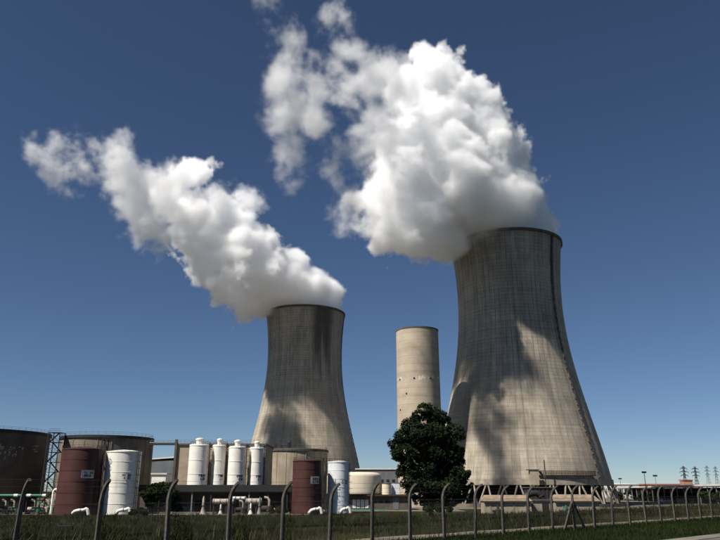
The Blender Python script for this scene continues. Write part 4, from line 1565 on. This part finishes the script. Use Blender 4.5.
# dark culvert box in the grass at the left
X, Z = at(66, 516, 110)
zg = ground_z(X, 110)
root = thing('culvert_box', 'dark square concrete box in the grass below the leftmost red tank', 'concrete box', (X, 110, zg))
MB().box(-1.0, 1.0, -0.6, 0.6, -0.3, 1.15).build('body', 'dark_steel', root)
MB().box(-1.08, 1.08, -0.68, 0.68, 1.15, 1.24).build('lid', 'dark_steel', root)


# ------------------------------------------------------------------ fence: hooked concrete posts, chain-link bays, wires
fence = thing('chain_link_fence', 'chain-link fence on hooked concrete posts across the foreground', 'fence', (FX0, FY0, 0.0))
ZP = 1.86
prof = []
for k in range(9):
    a = math.pi * 0.36 * k / 8
    prof.append((0.75 * (1 - math.cos(a)), ZP + 0.75 * math.sin(a) - 0.02))
prof_path = [(0, -0.35), (0, 0.6), (0, 1.3), (0, ZP)] + prof[1:]
tipx, tipz = prof_path[-1]
OUT = (-FN[0], -FN[1])
ox, oy = OUT


def post_mesh():
    m = MB()
    w = 0.056
    vs = []
    for i, (dx_, z) in enumerate(prof_path):
        if i == 0:
            tx, tz = 0, 1
        else:
            tx, tz = dx_ - prof_path[i - 1][0], z - prof_path[i - 1][1]
        l = math.hypot(tx, tz)
        tx, tz = tx / l, tz / l
        nx_, nz_ = tz, -tx
        ww = w * (1.0 if i < 4 else 1 - 0.25 * (i - 3) / 8)
        for a, b in ((-1, -1), (1, -1), (1, 1), (-1, 1)):
            off = dx_ + nx_ * ww * a
            vs.append((ox * off + FD[0] * ww * b, oy * off + FD[1] * ww * b, z + nz_ * ww * a))
    n = len(prof_path)
    fs = [(i * 4 + k, i * 4 + (k + 1) % 4, (i + 1) * 4 + (k + 1) % 4, (i + 1) * 4 + k) for i in range(n - 1) for k in range(4)]
    fs += [(3, 2, 1, 0), tuple((n - 1) * 4 + k for k in range(4))]
    m.add(vs, fs)
    return m.mesh('post', 'concrete_post')


pm = post_mesh()
g = random.Random(31)
NP0, NP1 = -1, 27
for i in range(NP0, NP1 + 1):
    o = obj('post', pm, fence, (FD[0] * STEP * i, FD[1] * STEP * i, g.uniform(-0.03, 0.03)))
    o.rotation_euler = (g.uniform(-0.03, 0.03), g.uniform(-0.03, 0.03), g.uniform(-0.12, 0.12))
    o.scale = (1, 1, g.uniform(0.985, 1.015))


def bay_mesh():
    """diamond mesh of one bay in (along, up), real crossing wires"""
    m = MB()
    W, H0, H1, p = STEP, 0.06, ZP - 0.02, 0.075
    H = H1 - H0
    r = 0.0014
    c = -H
    def seg(a0, z0, a1, z1, off):
        # clip in along to the bay
        if a1 == a0:
            return
        t0, t1 = 0.0, 1.0
        d = a1 - a0
        lo, hi = (0 - a0) / d, (W - a0) / d
        if lo > hi:
            lo, hi = hi, lo
        t0, t1 = max(t0, lo), min(t1, hi)
        if t1 - t0 < 1e-3:
            return
        A = (a0 + d * t0, z0 + (z1 - z0) * t0)
        B = (a0 + d * t1, z0 + (z1 - z0) * t1)
        pa = Vector((FD[0] * A[0] + ox * off, FD[1] * A[0] + oy * off, A[1]))
        pb = Vector((FD[0] * B[0] + ox * off, FD[1] * B[0] + oy * off, B[1]))
        m.tube([pa, pb], r, 3, caps=False)
    k = -H
    while k < W:
        seg(k, H0, k + H, H1, 0.003)
        seg(k + H, H0, k, H1, -0.003)
        k += p
    for z in (0.1, ZP * 0.5, ZP - 0.06):
        m.tube([(0, 0, z), (FD[0] * W, FD[1] * W, z)], 0.004, 4, caps=False)
    return m.mesh('mesh_panel', 'wire')


bm_ = bay_mesh()
for i in range(NP0, NP1):
    obj('mesh_panel', bm_, fence, (FD[0] * STEP * i + ox * 0.0, FD[1] * STEP * i + oy * 0.0, 0.0))
for f in (0.35, 0.68, 1.0):
    j = 3 + int(round(8 * f))
    dx_, z = prof_path[j]
    m = MB()
    pts = []
    for i in range(NP0, NP1 + 1):
        pts.append((FD[0] * STEP * i + ox * dx_, FD[1] * STEP * i + oy * dx_, z))
        if i < NP1:
            pts.append((FD[0] * STEP * (i + 0.5) + ox * dx_, FD[1] * STEP * (i + 0.5) + oy * dx_, z - 0.015))
    m.tube(pts, 0.0035, 4, caps=False)
    m.build('barbed_wire', 'wire', fence)
# A-braced straining post
bx_, by_ = FD[0] * STEP * 13, FD[1] * STEP * 13
for s in (-1, 1):
    m = MB()
    m.bar((bx_ + FD[0] * s * 1.35, by_ + FD[1] * s * 1.35, -0.2), (bx_ + FD[0] * s * 0.05, by_ + FD[1] * s * 0.05, 1.6), 0.11)
    m.build('brace', 'concrete_post', fence)


# ------------------------------------------------------------------ grass (real blades)
def blades(name, label, mat, sampler, n, hmin, hmax, wid, seed):
    g_ = np.random.default_rng(seed)
    px_, py_, sc = sampler(g_, n)
    z = np.array([ground_z(a, b) for a, b in zip(px_, py_)])
    h = (hmin + (hmax - hmin) * g_.random(len(px_)) ** 2) * sc
    ang = g_.random(len(px_)) * 2 * np.pi
    lean = (0.15 + 0.45 * g_.random(len(px_))) * h
    la = g_.random(len(px_)) * 2 * np.pi
    w = wid * (0.6 + 0.8 * g_.random(len(px_))) * sc
    ax, ay = np.cos(ang) * w, np.sin(ang) * w
    base = np.stack([px_, py_, z - 0.03], 1)
    midp = base + np.stack([np.cos(la) * lean * 0.35, np.sin(la) * lean * 0.35, h * 0.6], 1)
    tip = base + np.stack([np.cos(la) * lean, np.sin(la) * lean, h], 1)
    off = np.stack([ax, ay, np.zeros_like(ax)], 1)
    V = np.stack([base - off, base + off, midp + off * 0.7, midp - off * 0.7, tip], 1).reshape(-1, 3)
    k = np.arange(len(px_)) * 5
    quads = np.stack([k, k + 1, k + 2, k + 3], 1).tolist()
    tris = np.stack([k + 3, k + 2, k + 4], 1).tolist()
    me = bpy.data.meshes.new(name)
    me.from_pydata(V.tolist(), [], quads + tris)
    me.materials.append(MATS[mat])
    o = obj(name, me)
    return tag(o, label, 'grass', kind='stuff')


def field_sampler(g_, n):
    # meadow inside the fence, as far as single tufts can be seen; clumped
    out_x, out_y, out_s = [], [], []
    while len(out_x) < n:
        Y = 26 * (165 / 26) ** g_.random(4000)
        u = g_.uniform(-0.62, 0.62, 4000)
        X = u * Y
        s = (X - FX0) * FN[0] + (Y - FY0) * FN[1]
        cl = np.sin(X * 0.7 + 2 * np.sin(Y * 0.31)) + np.sin(Y * 0.53 + 1.7 * np.sin(X * 0.27)) + 0.8 * np.sin(X * 0.19 + Y * 0.11)
        ok = (s > 3.6) & (g_.random(4000) < np.clip(0.45 + 0.3 * cl, 0.08, 1)) & (Y < 196)
        # tufts stand on the path's far side and thin out over the car park
        out_x += X[ok].tolist()
        out_y += Y[ok].tolist()
        out_s += (0.7 + 0.35 * np.clip(cl[ok], -1, 2) * 0.6).tolist()
    return np.array(out_x[:n]), np.array(out_y[:n]), np.array(out_s[:n])


def verge_sampler(g_, n):
    a = g_.uniform(5, 75, n)
    s = np.where(g_.random(n) < 0.75, g_.uniform(-7.2, 0.9, n), g_.normal(0.3, 0.5, n))
    s = np.minimum(s, 1.6)
    X = FX0 + FD[0] * a + FN[0] * s
    Y = FY0 + FD[1] * a + FN[1] * s
    return X, Y, 0.7 + 0.5 * g_.random(n)


blades('meadow_grass', 'tall dark weedy grass covering the slope inside the fence', 'blade', field_sampler, 90000, 0.22, 0.75, 0.022, 3)
blades('verge_grass', 'short green verge grass in front of the fence at the right', 'blade_verge', verge_sampler, 60000, 0.10, 0.34, 0.012, 4)


def straw_sampler(g_, n):
    X, Y, s = field_sampler(g_, n)
    # dry stands gather in a few drifts
    X = np.where(g_.random(n) < 0.6, np.round(X / 5.3) * 5.3 + g_.normal(0, 0.9, n), X)
    return X, Y, s * 1.05


def seed_sampler(g_, n):
    a = g_.uniform(-12, 75, n)
    s = g_.normal(0.1, 0.35, n)
    a = np.round(a / 1.7) * 1.7 + g_.normal(0, 0.35, n)
    return FX0 + FD[0] * a + FN[0] * s, FY0 + FD[1] * a + FN[1] * s, 0.6 + 0.6 * g_.random(n)


def weed_sampler(g_, n):
    Y = g_.uniform(120, 197, n)
    X = g_.uniform(-0.62, 0.5, n) * Y
    # gather into tufts
    X = np.round(X / 3.1) * 3.1 + g_.normal(0, 0.45, n) + np.sin(Y * 3.7) * 1.1
    Y = np.round(Y / 4.3) * 4.3 + g_.normal(0, 0.45, n)
    Y = np.minimum(Y, 199.5)
    return X, Y, 0.5 + 0.7 * np.abs(np.sin(X * 0.37 + Y * 0.9))


blades('weeds', 'ragged tufts of tall weeds along the far edge of the slope', 'blade', weed_sampler, 26000, 0.35, 1.25, 0.05, 8)
blades('dry_grass', 'pale dry stalks scattered through the grass slope', 'straw', straw_sampler, 5500, 0.3, 0.9, 0.012, 9)
blades('fence_weeds', 'uncut weeds growing along the foot of the fence', 'blade', seed_sampler, 7000, 0.12, 0.45, 0.012, 10)
